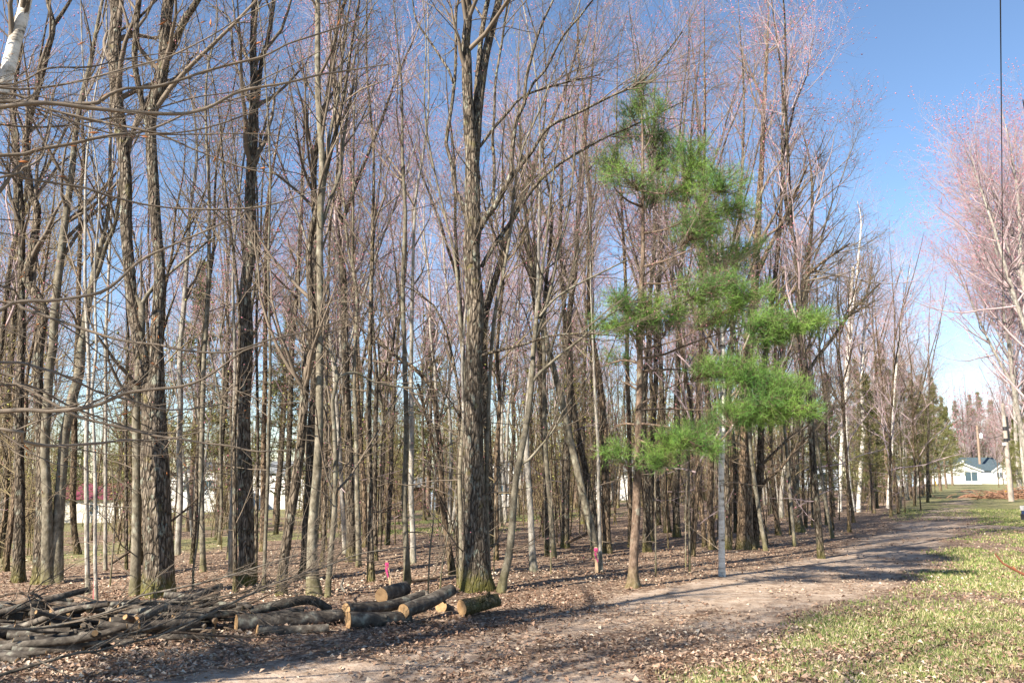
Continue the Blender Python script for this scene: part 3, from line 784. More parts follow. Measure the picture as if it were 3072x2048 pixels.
hero("slim right stem", "slim stem close at the right of the yellow-mossed trunk", [(768, 1744, 11), (771, 1500, 10), (773, 1300, 9), (768, 1000, 8), (775, 700, 6)], M_BARK, H=11, crown=(9, 4, 3))
hero("greyish pole tree", "grey pole-like tree left of the leaning grey trunk", [(792, 1777, 12), (797, 1600, 11), (803, 1443, 11), (806, 1300, 10), (812, 1100, 9), (806, 800, 7)], M_BARK_SMOOTH, H=12, crown=(9, 4, 3))
hero("shaded back trunk", "shaded brown trunk set back behind the grey pole-like tree", [(787, 1653, 17), (789, 1500, 16), (791, 1300, 15), (795, 1100, 14), (800, 700, 11)], M_BARK_WARM, H=13)
hero("leaning grey trunk", "leaning grey trunk with a broken-off stub halfway up", [(837, 1787, 32), (848, 1700, 29), (859, 1634, 28), (878, 1515, 29), (890, 1430, 29), (899, 1360, 28), (910, 1246, 27), (919, 1158, 26), (926, 1070, 24), (938, 1010, 24), (940, 950, 23), (929, 824, 21), (927, 737, 21), (936, 672, 19), (945, 640, 17)], M_BARK,
     limbs=[[(912, 1200, 24), (915, 1160, 24), (914, 1138, 23)]], H=10)
hero("dark straight trunk", "black-shaded straight trunk behind the leaning grey trunk's foot", [(862, 1650, 18), (864, 1526, 17), (867, 1350, 16), (871, 1175, 16), (878, 1000, 15), (893, 830, 13), (905, 560, 10)], M_BARK, H=14)
hero("gnarled dark trunk", "gnarled dark trunk pair-mate at left of the tall columnar tree", [(918, 1739, 44), (924, 1650, 34), (927, 1538, 31), (930, 1400, 29), (931, 1300, 26), (940, 1150, 24), (946, 900, 22), (950, 700, 20)], M_BARK, H=13, flare=0.6)
hero("tall columnar tree", "tall columnar grey tree with root flare, in front of the gnarled dark trunk", [(942, 1787, 44), (938, 1680, 32), (937, 1538, 27), (946, 1420, 26), (954, 1300, 25), (957, 1175, 23), (961, 1000, 22), (962, 900, 21), (958, 737, 21), (961, 600, 20), (966, 478, 20), (957, 287, 19), (952, 143, 18), (954, 0, 17)], M_BARK_SMOOTH,
     limbs=[[(966, 620, 11), (971, 574, 12), (985, 430, 12), (1014, 287, 10), (1030, 150, 8), (1050, 0, 6)], [(962, 690, 12), (990, 600, 12), (1020, 520, 11), (1030, 420, 10), (1060, 250, 7)]], H=15)
hero("small crooked tree", "small crooked tree with a bent upper stem right of the tall columnar tree", [(985, 1791, 19), (990, 1680, 17), (998, 1586, 16), (1004, 1500, 15), (1007, 1351, 14), (1001, 1246, 13), (998, 1200, 12), (1012, 1133, 11), (1000, 1075, 8), (980, 1040, 6)], M_BARK_SMOOTH, end=True,
     limbs=[[(1012, 1135, 10), (1040, 1120, 9), (1070, 1118, 7), (1120, 1145, 6), (1200, 1160, 5), (1300, 1168, 3)]], H=4.5, crown=(9, 4, 4), t1=0.35)
hero("slender back stem", "slender stem seen between the tall columnar tree and the small crooked tree", [(964, 1701, 13), (972, 1600, 12), (975, 1443, 11), (977, 1300, 11), (982, 1000, 9), (990, 700, 7)], M_BARK, H=12, crown=(9, 4, 3))
hero("leaning back stem", "inclined thin trunk behind the pink-flagged stake, leaning left", [(1094, 1640, 16), (1093, 1509, 14), (1080, 1316, 14), (1073, 1175, 13), (1066, 1000, 12), (1060, 800, 10), (1052, 500, 7)], M_BARK_WARM, H=13)
hero("dark flag tree", "dark narrow trunk just left of the pink-flagged stake", [(1110, 1744, 24), (1108, 1620, 19), (1107, 1456, 17), (1108, 1210, 16), (1113, 1080, 14), (1112, 900, 13), (1118, 700, 11), (1122, 450, 8)], M_BARK, H=13)
hero("forked mid tree", "pale-barked tree with a Y-shaped fork, behind the dark narrow trunk", [(1127, 1682, 16), (1124, 1538, 14), (1125, 1400, 14), (1126, 1246, 14), (1130, 1140, 13), (1122, 1040, 9), (1115, 900, 7)], M_BARK,
     limbs=[[(1131, 1145, 11), (1150, 1120, 10), (1165, 1080, 9), (1178, 1040, 8), (1190, 950, 6)]], H=11)
hero("lone straight trunk", "lone straight trunk above the short stacked log", [(1222, 1753, 22), (1219, 1650, 18), (1217, 1538, 17), (1217, 1300, 16), (1216, 1150, 15), (1213, 1000, 14), (1211, 868, 14), (1213, 737, 13), (1215, 640, 12), (1210, 478, 10), (1206, 311, 7), (1204, 240, 5)], M_BARK_SMOOTH, H=12.5)
hero("rough back trunk", "rough pale trunk close behind the lone straight trunk", [(1239, 1691, 18), (1238, 1600, 16), (1235, 1491, 15), (1235, 1316, 15), (1232, 1140, 13), (1236, 900, 11), (1248, 600, 8)], M_BARK_PALE, H=13)
hero("snapped trunk", "snapped trunk with its broken orange top hanging sideways", [(1358, 1729, 22), (1350, 1660, 20), (1339, 1586, 19), (1327, 1480, 17), (1323, 1386, 16), (1316, 1298, 15), (1308, 1220, 15), (1304, 1172, 14)], M_BARK_WARM, end=True,
     limbs=[(0.0, [(1306, 1176, 13), (1285, 1148, 13), (1262, 1122, 13), (1235, 1098, 12), (1205, 1080, 11), (1172, 1058, 9), (1130, 1010, 7)]), [(1318, 1385, 9), (1300, 1320, 9), (1277, 1246, 8), (1262, 1180, 8), (1255, 1150, 6)]], H=3.4, crown=(3, 3, 2), t1=0.5, low=6)
# the big forked maple and its companions
hero("maple's left stem", "slim straight stem rising against the left flank of the big forked maple", [(1388, 1765, 19), (1384, 1600, 15), (1378, 1443, 14), (1385, 1300, 13), (1392, 1150, 13), (1385, 1000, 12), (1376, 880, 11), (1362, 760, 9), (1335, 640, 7)], M_BARK_SMOOTH, H=10, crown=(8, 4, 3))
hero("curved thin stem", "thin curved stem bowing away left of the big forked maple", [(1376, 1760, 12), (1370, 1600, 10), (1372, 1440, 10), (1380, 1280, 9), (1372, 1150, 8), (1352, 1050, 8), (1330, 970, 7), (1300, 915, 6), (1240, 870, 5), (1190, 850, 3)], M_BARK, end=True, H=6, crown=(6, 4, 3))
hero("big forked maple", "big forked maple with lichen-patched trunk in the middle, nearest large tree", [(1430, 1772, 90), (1426, 1690, 79), (1424, 1600, 74), (1423, 1526, 72), (1421, 1351, 62), (1421, 1175, 54), (1424, 1042, 49), (1428, 911, 50), (1420, 824, 50), (1417, 737, 50), (1421, 690, 52), (1419, 621, 47), (1418, 520, 46), (1416, 470, 40), (1408, 350, 33), (1402, 191, 31), (1396, 119, 28), (1399, 0, 24)], M_BARK_BIG,
     limbs=[(0.1, [(1424, 490, 30), (1428, 420, 30), (1434, 340, 29), (1442, 263, 29), (1456, 167, 28), (1473, 96, 27), (1488, 40, 25), (1497, 0, 24)]),
            (0.25, [(1422, 400, 16), (1428, 287, 17), (1437, 180, 17), (1446, 96, 17), (1464, 0, 17)]),
            (-0.1, [(1440, 682, 22), (1462, 645, 21), (1483, 621, 19), (1505, 580, 18), (1521, 554, 17), (1533, 520, 16), (1536, 454, 15), (1550, 358, 13), (1573, 311, 12), (1578, 239, 11), (1617, 96, 8), (1660, 0, 6)]),
            (-0.15, [(1524, 552, 13), (1560, 500, 12), (1597, 454, 11), (1645, 382, 10), (1741, 335, 9), (1836, 287, 7), (1932, 239, 6), (2047, 96, 4)]),
            (0.2, [(1445, 800, 14), (1480, 740, 14), (1530, 669, 13), (1575, 600, 12), (1621, 540, 11), (1680, 490, 10), (1741, 454, 9), (1812, 415, 7), (1908, 373, 6), (2047, 306, 4)]),
            (0.3, [(1440, 440, 10), (1483, 382, 10), (1530, 330, 9), (1573, 287, 8), (1693, 249, 6), (1800, 225, 4)]),
            (-0.2, [(1577, 300, 8), (1600, 250, 8), (1636, 210, 8), (1688, 110, 7), (1740, 50, 6), (1779, 0, 5)]),
            (0.1, [(1400, 655, 15), (1385, 610, 14), (1368, 574, 13), (1354, 487, 13), (1338, 430, 12), (1343, 392, 12), (1358, 296, 11), (1367, 191, 10), (1368, 48, 9), (1376, 0, 8)]),
            (0.1, [(1360, 250, 8), (1346, 210, 8), (1330, 186, 8), (1300, 140, 7), (1272, 100, 7), (1248, 60, 6), (1239, 10, 5)]),
            (-0.1, [(1478, 640, 10), (1483, 500, 10), (1478, 420, 9), (1483, 340, 9), (1487, 240, 8), (1507, 120, 7), (1520, 30, 6)]),
            (-0.3, [(1445, 1066, 11), (1480, 1055, 10), (1520, 1045, 9), (1580, 1030, 8), (1640, 1010, 7), (1740, 1000, 5), (1860, 1008, 3)])],
     H=15, ridges=0.045, flare=0.3, crown=(20, 6, 4), low=8, l1=(1.2, 3.5), t1=0.5)
hero("maple's inner stem", "second stem fused to the front of the big forked maple's foot", [(1404, 1768, 30), (1404, 1650, 24), (1402, 1560, 17), (1400, 1443, 12), (1395, 1340, 10), (1386, 1180, 9), (1385, 1060, 8), (1398, 900, 6), (1412, 800, 5)], M_BARK_PALE, H=7, crown=(6, 4, 3))
hero("slim twin stem", "slim wavy stem climbing the right flank of the big forked maple", [(1470, 1768, 16), (1464, 1650, 14), (1460, 1500, 13), (1462, 1350, 12), (1466, 1240, 12), (1472, 1100, 11), (1484, 950, 11), (1510, 820, 10), (1532, 690, 9), (1545, 560, 8), (1570, 440, 6), (1620, 330, 5)], M_BARK_SMOOTH, H=9, crown=(10, 5, 3))
hero("strong side stem", "sinuous grey stem rising steeply right of the big forked maple", [(1482, 1640, 24), (1470, 1450, 23), (1462, 1250, 22), (1452, 1080, 21), (1455, 960, 22), (1475, 880, 21), (1497, 800, 20), (1515, 730, 18), (1534, 660, 17), (1575, 580, 15), (1600, 500, 14), (1640, 400, 12), (1690, 280, 9), (1740, 120, 7)], M_BARK, H=11, crown=(14, 5, 4))
hero("slanting young tree", "slanting young tree that forks widely, rooted beside the big forked maple", [(1503, 1777, 28), (1510, 1735, 25), (1525, 1672, 23), (1535, 1586, 22), (1547, 1443, 20), (1566, 1340, 19), (1582, 1246, 18), (1594, 1140, 17), (1600, 1050, 15), (1605, 1010, 14), (1616, 911, 11), (1629, 781, 9), (1640, 700, 8), (1655, 560, 6), (1680, 400, 4)], M_BARK_SMOOTH,
     limbs=[[(1603, 1020, 12), (1625, 963, 12), (1640, 910, 11), (1652, 868, 11), (1666, 800, 10), (1677, 737, 9), (1703, 650, 8), (1718, 520, 6), (1728, 400, 5), (1735, 280, 3)], [(1594, 1150, 10), (1615, 1122, 10), (1642, 1098, 9), (1680, 1065, 8), (1721, 1033, 8), (1786, 981, 7), (1851, 929, 6), (1940, 890, 4), (2060, 850, 3)],
            [(1560, 1395, 8), (1585, 1380, 8), (1620, 1340, 7), (1660, 1290, 5), (1690, 1230, 4)], [(1618, 950, 8), (1660, 900, 7), (1720, 860, 7), (1800, 820, 6), (1880, 780, 4)]], H=8.5, crown=(14, 5, 4), low=4)
hero("white-barked trunk", "whitish flaky trunk standing alone right of the slanting young tree", [(1602, 1715, 26), (1596, 1640, 20), (1592, 1538, 18), (1584, 1395, 17), (1580, 1300, 16), (1588, 1150, 14), (1608, 1000, 12), (1618, 700, 9)], M_BARK_PALE, H=12)
hero("split young trunk", "rough trunk with vine-like side stems, right of the whitish flaky trunk", [(1644, 1667, 20), (1640, 1560, 18), (1637, 1443, 17), (1634, 1300, 15), (1626, 1150, 14), (1634, 900, 12), (1655, 650, 9)], M_BARK, H=13)
hero("steep leaner", "long trunk leaning steeply left, front one of the leaning pair", [(1790, 1672, 25), (1778, 1600, 24), (1764, 1543, 23), (1733, 1421, 22), (1705, 1298, 21), (1687, 1211, 20), (1659, 1105, 19), (1641, 1035, 18), (1612, 900, 16), (1590, 760, 13), (1570, 560, 10), (1560, 380, 7)], M_BARK_SMOOTH, H=12)
hero("second leaner", "shaded trunk leaning steeply left, behind the front leaning trunk", [(1800, 1640, 22), (1778, 1526, 20), (1754, 1386, 19), (1733, 1290, 18), (1714, 1175, 17), (1700, 1050, 16), (1690, 900, 14), (1680, 700, 11), (1690, 480, 8)], M_BARK, H=13)
hero("pale wand", "thin pale wand-like tree next to the pink ribbon stake", [(1805, 1715, 13), (1800, 1600, 11), (1797, 1500, 10), (1793, 1320, 9), (1785, 1200, 8), (1776, 1000, 6), (1770, 850, 4)], M_BARK_PALE, H=8, crown=(8, 4, 3))
hero("stubby-barked trunk", "sturdy brown trunk with sunlit flank between leaning pair and pine", [(1821, 1658, 32), (1820, 1580, 26), (1818, 1491, 24), (1815, 1380, 22), (1808, 1250, 20), (1795, 1120, 19), (1775, 1000, 17), (1768, 850, 15), (1772, 600, 11)], M_BARK_WARM, H=14)
hero("reddish pole", "reddish straight trunk half hidden behind the pine trunk", [(1888, 1640, 15), (1890, 1500, 14), (1888, 1380, 14), (1884, 1200, 13), (1880, 950, 11), (1868, 640, 8)], M_BARK_WARM, H=13)
hero("dark companion", "dark trunk immediately right of the pine with its side sunlit", [(1945, 1655, 28), (1940, 1600, 22), (1938, 1500, 20), (1936, 1380, 18), (1932, 1200, 16), (1950, 950, 13), (1965, 650, 9)], M_BARK, H=13)
hero("fresh brown trunk", "narrow brown trunk behind the birch, on its left", [(2134, 1648, 24), (2132, 1560, 20), (2131, 1443, 19), (2130, 1300, 18), (2118, 1120, 16), (2105, 950, 14), (2110, 650, 10), (2116, 300, 7)], M_BARK_WARM, H=13, kind="maple")
hero("shadowed birch neighbour", "shadowed dark trunk touching the right side of the birch", [(2186, 1648, 20), (2183, 1560, 17), (2182, 1443, 16), (2180, 1300, 15), (2190, 1100, 14), (2200, 900, 12), (2222, 600, 9), (2230, 250, 6)], M_BARK, H=13)
hero("stout twin left", "stout furrowed trunk with yellow moss foot, left of the pair behind the birch", [(2236, 1648, 54), (2236, 1580, 44), (2236, 1500, 40), (2235, 1443, 37), (2234, 1300, 33), (2240, 1150, 30), (2252, 1000, 27), (2262, 850, 24), (2278, 600, 18), (2290, 350, 13), (2300, 150, 9)], M_BARK_WARM, ridges=0.05, sides=24, step=0.1,
     limbs=[[(2262, 850, 15), (2290, 780, 14), (2330, 700, 12), (2370, 620, 10), (2420, 500, 7)], [(2250, 1010, 13), (2300, 940, 12), (2370, 880, 11), (2450, 800, 9), (2550, 730, 6)]], H=13, crown=(18, 6, 4))
hero("stout twin right", "smoother brown trunk leaning right out of the stout furrowed trunk's foot", [(2263, 1645, 30), (2266, 1560, 25), (2272, 1480, 23), (2278, 1420, 22), (2282, 1300, 20), (2290, 1150, 18), (2310, 950, 16), (2335, 700, 12), (2350, 450, 8)], M_BARK_WARM,
     limbs=[[(2283, 1395, 10), (2310, 1370, 9), (2350, 1330, 8), (2400, 1290, 7), (2470, 1250, 5)], [(2284, 1460, 9), (2300, 1440, 9), (2345, 1400, 8), (2400, 1330, 6), (2440, 1300, 5)]], H=12, crown=(16, 5, 4))
hero("dark forked trunk", "dark trunk with pale left edge at the wood's rim, forking above", [(2388, 1594, 38), (2385, 1530, 30), (2382, 1443, 27), (2384, 1380, 26), (2390, 1300, 23), (2398, 1180, 19), (2408, 1050, 16), (2420, 850, 13), (2436, 600, 9)], M_BARK,
     limbs=[[(2388, 1340, 14), (2366, 1290, 13), (2350, 1200, 12), (2345, 1000, 10), (2350, 800, 8)], [(2400, 1160, 12), (2440, 1090, 11), (2500, 1010, 10), (2560, 930, 8), (2640, 850, 6)]], H=12, crown=(18, 6, 4), flare=0.5)
hero("slanted rim stem", "slanted slender trunk leaning left just before the dark forked trunk", [(2334, 1605, 17), (2326, 1540, 15), (2318, 1443, 14), (2313, 1340, 13), (2320, 1150, 11), (2330, 900, 8)], M_BARK_WARM, H=10)
hero("bowed pale stem", "pale stem bowed to the right behind the slanted slender trunk", [(2341, 1553, 14), (2343, 1480, 13), (2350, 1420, 13), (2362, 1370, 12), (2380, 1250, 10), (2390, 1100, 8)], M_BARK_PALE, H=9, crown=(8, 4, 3))
hero("black rim pole", "thin black pole-straight stem at the wood's rim by the track", [(2438, 1581, 8), (2437, 1500, 7), (2437, 1400, 6), (2440, 1250, 5)], M_BARK, H=6, crown=(6, 4, 3))
print("heroes", len(HERO))

# birches
def birch(short, label, path, limbs=(), H=12, seed=1, end=False):
    r = hero(short, label, path, M_BIRCH, limbs=limbs, H=H, kind="maple", name="birch_tree", seed=seed, flare=0.25, crown=(14, 5, 4), end=end)
    return r
birch("birch", "white birch trunk in front of the pine boughs, closest to the track", [(2165, 1728, 20), (2165, 1650, 18), (2165, 1586, 18), (2164, 1443, 17), (2166, 1300, 17), (2164, 1216, 18), (2168, 1042, 15), (2166, 930, 13), (2162, 800, 10), (2166, 700, 7), (2172, 610, 4)],
      limbs=[[(2172, 1310, 8), (2190, 1290, 7), (2215, 1250, 5), (2240, 1200, 4)]], H=4, seed=5, end=True)
birch("left twin birch", "birch forming the left one of the twin pale trunks by the grassy rim", [(2557, 1531, 16), (2552, 1480, 14), (2546, 1443, 13), (2539, 1348, 12), (2536, 1200, 11), (2545, 1000, 10), (2560, 800, 8)], H=12, seed=6)
birch("right twin birch", "birch forming the right one of the twin pale trunks by the grassy rim", [(2573, 1535, 16), (2576, 1480, 14), (2579, 1443, 13), (2585, 1350, 12), (2589, 1300, 12), (2588, 1216, 11), (2585, 1129, 10), (2596, 960, 9), (2610, 820, 7)], H=12, seed=7)
birch("leaning far birch", "slender leaning birch seen above the twin pale trunks, set deeper in the wood", [(2520, 1535, 11), (2522, 1400, 10), (2530, 1260, 10), (2543, 1120, 9), (2556, 980, 8), (2570, 830, 7), (2583, 700, 5)], H=14, seed=8)
birch("rim birch", "thin birch with dark blotches at the wood's rim past the twin pale trunks", [(2663, 1524, 9), (2668, 1440, 9), (2674, 1380, 8), (2680, 1200, 7), (2700, 1000, 6)], H=12, seed=9)

# ------------------------------------------------------------------ the white pine
def needles(g, mb, C, D, per, ln, w, mat):
    """tufts of needles at points C along directions D"""
    m = len(C)
    i = np.repeat(np.arange(m), per); k = len(i)
    d = unit(D[i] * 0.55 + g.normal(size=(k, 3)) * 0.6)
    p = C[i] + D[i] * g.uniform(-0.09, 0.05, k)[:, None]
    L = g.uniform(0.7, 1.15, k)[:, None] * ln
    s = unit(np.cross(d, g.normal(size=(k, 3)))) * w
    V = np.stack([p - s, p + s, p + d * L], 1)
    mb.add(V.reshape(-1, 3), np.arange(3 * k).reshape(-1, 3), mat, False)
def pine_main():
    g = np.random.default_rng(77)
    path = [(1898, 1762, 34), (1899, 1715, 28), (1903, 1634, 26), (1909, 1538, 25), (1911, 1443, 24), (1915, 1316, 22), (1919, 1175, 20), (1920, 1050, 18), (1921, 911, 16), (1929, 781, 13), (1929, 669, 11), (1928, 478, 8), (1927, 382, 6), (1920, 270, 3)]
    base = ground_at(*path[0][:2]); Yb = base[1]
    root = thing("pine_tree", base, "young white pine whose green boughs reach right, with bare lower trunk", "tree")
    P = np.array([at(px, py, Yb) for px, py, _ in path]); P[0] = base
    W = np.array([w * Yb / F / 2 for _, _, w in path])
    Q, QW = catmull(P, W, 0.1)
    Q = np.concatenate([[Q[0] - [0, 0, .15]], Q]); QW = np.concatenate([[QW[0]], QW])
    mb = MB(); stem_mesh(mb, Q, QW, 14, 5, 0.7, 0.03, 0, base[2]); link("trunk", mb.mesh("trunk", [M_PINE_BARK], base), root)
    # bough tips: px, py, spread x, spread y (pixels), depth offset, start height py on the trunk, amount
    B = [(1925, 262, 40, 40, 0, 300, 20), (1890, 330, 50, 34, .3, 360, 24), (1965, 325, 48, 36, -.2, 360, 24), (1975, 405, 60, 36, .5, 440, 34), (1880, 400, 50, 34, .8, 430, 24), (1835, 480, 55, 44, .4, 500, 34), (1880, 520, 90, 34, -.5, 520, 40), (1990, 470, 50, 50, .6, 500, 36),
         (2065, 470, 72, 48, -.6, 560, 60), (2050, 560, 90, 42, -.2, 610, 55), (2160, 540, 70, 34, -.9, 640, 46), (1960, 570, 70, 36, .9, 600, 34),
         (2110, 645, 80, 44, -.6, 720, 58), (2210, 625, 50, 32, -.3, 720, 32), (2090, 700, 80, 32, .8, 760, 36), (2170, 770, 90, 48, .2, 840, 64), (2250, 745, 46, 40, .6, 840, 26),
         (2140, 860, 90, 40, -.7, 930, 66), (2240, 880, 90, 36, -.4, 940, 50), (2180, 930, 80, 38, .3, 960, 50), (1870, 900, 52, 26, -.7, 930, 28), (1940, 925, 70, 34, -.9, 950, 40), (2020, 935, 60, 34, -.6, 960, 34), (1830, 975, 50, 26, -.9, 990, 24), (1905, 975, 66, 24, -.5, 985, 30),
         (2290, 965, 60, 26, -1.0, 1020, 36), (2380, 965, 90, 26, -1.2, 1030, 48), (2320, 1010, 70, 24, -.9, 1040, 30), (2450, 955, 30, 20, -1.2, 1030, 14),
         (2150, 1100, 66, 26, -.6, 1150, 44), (2230, 1120, 90, 34, -.8, 1170, 62), (2320, 1150, 70, 30, -.9, 1180, 46), (2380, 1165, 40, 22, -1.0, 1190, 20),
         (2210, 1228, 66, 24, -.7, 1240, 44), (2300, 1225, 90, 34, -.9, 1235, 66), (2390, 1225, 60, 28, -1.1, 1235, 40), (2260, 1260, 70, 20, -.5, 1240, 28),
         (2030, 1320, 70, 34, -.6, 1300, 50), (2090, 1300, 60, 34, -.4, 1300, 40), (1975, 1375, 60, 24, -.6, 1330, 30), (2130, 1330, 40, 20, -.8, 1300, 18), (1840, 1350, 44, 16, -.3, 1330, 20), (1860, 1070, 50, 20, .8, 1100, 12)]
    B.sort(key=lambda b: abs(b[0] - 1922)); made = []
    for (bx, by, sx, sy, dy, ty, amt) in B:
        tip = at(bx, by, Yb + dy)
        z0 = at(1920, min(ty + g.uniform(10, 90), 1400), Yb)[2]
        k = np.argmin(np.abs(Q[:, 2] - z0)); s0 = Q[k]
        if made and abs(bx - 1922) > 110:
            cand = np.concatenate(made); dd_ = np.linalg.norm(cand - tip, axis=1) + 4 * np.maximum(cand[:, 2] - tip[2] - .02, 0) + 2 * np.maximum(tip[2] - cand[:, 2] - .5, 0)
            kk = int(np.argmin(dd_))
            if dd_[kk] < 1.0: s0 = cand[kk]
        mid = s0 * .5 + tip * .5 + np.array([0, g.normal(0, .12), -0.06 + g.normal(0, .09)])
        end = tip + unit(tip - s0) * sx * Yb / F * .7 + np.array([0, 0, .05])
        ln = np.array([s0, mid, tip + g.normal(0, .05, 3), end])
        A, AW = catmull(ln, np.array([min(0.015, QW[k] * .5), .009, .006, .003]), 0.1)
        mb = MB(); tubes(mb, A[None], AW[None], 5, 0); made.append(A[len(A) // 3:])
        m = int(amt * 1.5)
        off = np.clip(g.normal(size=(m, 3)), -1.9, 1.9) * np.array([sx, max(sx, 34) * 0.9, sy * 1.1]) * Yb / F * 0.58
        C = tip + off
        # shoots leave the bough one behind the other, pointing outward
        K = len(A)
        prog = np.clip(((C - s0) @ unit(end - s0)) / np.linalg.norm(end - s0) - .16, .3, .97)
        S = A[(prog * (K - 1)).astype(int)]
        PP = np.stack([S, S + (C - S) * 0.5 + np.array([0, 0, -0.03]), C], 1)
        tubes(mb, PP, np.array([[.0045, .0035, .002]]).repeat(m, 0), 3, 0)
        # finer side shoots
        P2, R2 = spawn(g, PP, np.full((m, 3), .003), 2, .35, .95, (.10, .24), (.4, .9), .05, .1, 3, .8, .003, .6, taper_len=False)
        tubes(mb, P2, R2, 3, 0)
        br = link("branch", mb.mesh("branch", [M_PINE_BARK], base), root)
        fm = MB()
        D = unit(C - PP[:, 1] + np.array([0, 0, 0.06])); D2 = unit(P2[:, 2] - P2[:, 1])
        CC = np.concatenate([C, C - D * .07, P2[:, 2], P2[:, 1]]); DD = np.concatenate([D, D, D2, D2])
        needles(g, fm, CC, DD, 9, 0.10, 0.0019, 0)
        link("foliage", fm.mesh("foliage", [M_NEEDLE], base), br)
    # bare dead limbs low on the trunk
    for (x0, y0, pts) in [(1920, 1230, [(1980, 1226), (2060, 1228), (2135, 1231)]), (1922, 1270, [(1970, 1275), (2030, 1283)]), (1918, 1075, [(1985, 1065), (2060, 1035), (2160, 1000), (2300, 960)]), (1918, 1115, [(2000, 1108), (2080, 1110)]), (1912, 1275, [(1880, 1270), (1840, 1278)]),
                          (1915, 1170, [(1890, 1155), (1860, 1140)]), (1915, 1060, [(1910, 1000), (1920, 960)]), (1916, 1090, [(1870, 1080), (1800, 1100)]), (1928, 700, [(1990, 690), (2060, 660)]), (1928, 800, [(2000, 780), (2090, 740)]), (1925, 850, [(1990, 850), (2070, 830)]), (1925, 620, [(1880, 600), (1840, 560)])]:
        dy = g.uniform(-0.8, 0.5)
        L = [at(x0, y0, Yb)] + [at(px, py, Yb + dy * (i + 1) / len(pts)) for i, (px, py) in enumerate(pts)]
        A, AW = catmull(np.array(L), np.linspace(.022, .006, len(L)), 0.1)
        mb = MB(); tubes(mb, A[None], AW[None], 6, 0)
        P2, R2 = spawn(g, *[q[None] for q in resample(A, AW, 12)], 7, .25, 1, (.15, .5), (.5, 1.0), .02, .2, 4, .5, .006)
        tubes(mb, P2, R2, 3, 0)
        link("branch", mb.mesh("branch", [M_PINE_BARK], base), root)
    HERO.append((1898, "white pine", Yb))
pine_main()

# ------------------------------------------------------------------ trees of the wood: a few models, copied
def make_model(seed, kind):
    """returns (trunk mesh, crown mesh): origin at the foot"""
    g = np.random.default_rng(seed)
    H = {"maple": g.uniform(12, 14), "thin": g.uniform(9, 12.5), "brush": g.uniform(7, 9.5), "edge": g.uniform(11, 12.5), "spread": g.uniform(14, 15), "multi": g.uniform(10, 12)}[kind]
    r = {"maple": g.uniform(.055, .095), "thin": g.uniform(.04, .06), "brush": g.uniform(.03, .05), "edge": g.uniform(.05, .08), "spread": .16, "multi": .06}[kind]
    PL, RL = [], []
    mb = MB()
    for sidx in range(3 if kind == "multi" else 1):
        K = 14
        t = np.linspace(0, 1, K)
        d0 = g.normal(0, 0.035, 2) if kind != "multi" else g.normal(0, 0.06, 2)
        P = np.zeros((K, 3)); P[:, 2] = t * H
        wob = np.cumsum(g.normal(0, 0.055, (K, 2)), 0) * (0.4 + t[:, None])
        P[:, :2] = d0 * P[:, 2:3] + wob - wob[0] + (g.normal(0, .12, 2) if kind == "multi" else 0)
        R = r * np.maximum((1 - t) ** 0.8, 0.06)
        P[0, 2] = -0.25
        Q, QW = catmull(P, R, 0.45)
        stem_mesh(mb, Q, QW, 8, seed + sidx, 0.5, 0, 0, 0.0)
        PL.append(Q); RL.append(QW)
        # forks
        for f in range(2 if kind in ("maple", "edge", "spread") else 1):
            k = int(len(Q) * g.uniform(.35, .62)); az = g.uniform(0, 2 * math.pi)
            L = (H - Q[k, 2]) * g.uniform(.65, .95)
            dd_ = np.array([math.cos(az) * .35, math.sin(az) * .35, 1])
            tt = np.linspace(0, 1, 8)[:, None]
            A = Q[k] + unit(dd_) * tt * L + np.cumsum(g.normal(0, .07, (8, 3)), 0) * tt
            A[0] = Q[k]
            RR = QW[k] * .7 * (1 - tt[:, 0]) ** .8 + .006
            stem_mesh(mb, A, RR, 6, seed, 0, 0, 0, None)
            PL.append(A); RL.append(RR)
    cm = MB()
    ns = len(PL)
    if kind == "edge":
        crown_levels(g, cm, PL, RL, np.full(ns, 15), 6, 5, (1.6, 4.4), (.6, 1.6), (.25, .75), (0.14, 1.0), ang1=(.55, 1.3), up1=.06, low=np.full(ns, 6), bud=(1, 0.045, .5), twig_r=.0036)
    elif kind == "spread":
        crown_levels(g, cm, PL, RL, np.full(ns, 24), 8, 6, (2.0, 5.0), (.8, 2.0), (.3, .9), (0.22, 1.0), ang1=(.5, 1.15), up1=.10, low=np.full(ns, 2), bud=(1, 0.06, .8), twig_r=.004)
    elif kind == "brush":
        crown_levels(g, cm, PL, RL, np.full(ns, 18), 6, 4, (1.0, 2.6), (.4, 1.1), (.2, .5), (0.2, 1.0), ang1=(.5, 1.2), low=np.full(ns, 10), bud=(1, 0.035, .35), twig_r=.0033)
    else:
        crown_levels(g, cm, PL, RL, np.full(ns, 15), 6, 5, (1.0, 2.9), (.5, 1.4), (.25, .7), ({"edge": .22}.get(kind, .33), 1.0), ang1=(.3, .75), up1=.14, low=np.full(ns, 5 if kind != "thin" else 7), bud=(1, 0.045, .7), twig_r=.0034)
    bm = {"maple": M_BARK, "thin": M_BARK_SMOOTH, "brush": M_BARK_WARM, "edge": M_BARK_WARM, "spread": M_BARK_PALE, "multi": M_BARK_PALE}[kind]
    tw = {"maple": M_TWIG_PINK, "thin": M_TWIG, "brush": M_TWIG_BROWN, "edge": M_TWIG_PINK, "spread": M_TWIG_PINK, "multi": M_TWIG_PINK}[kind]
    bd = M_BUD_GREEN if kind == "brush" else M_BUD_RED
    return mb.mesh("trunk", [bm]), cm.mesh("crown", [tw, bd]), H
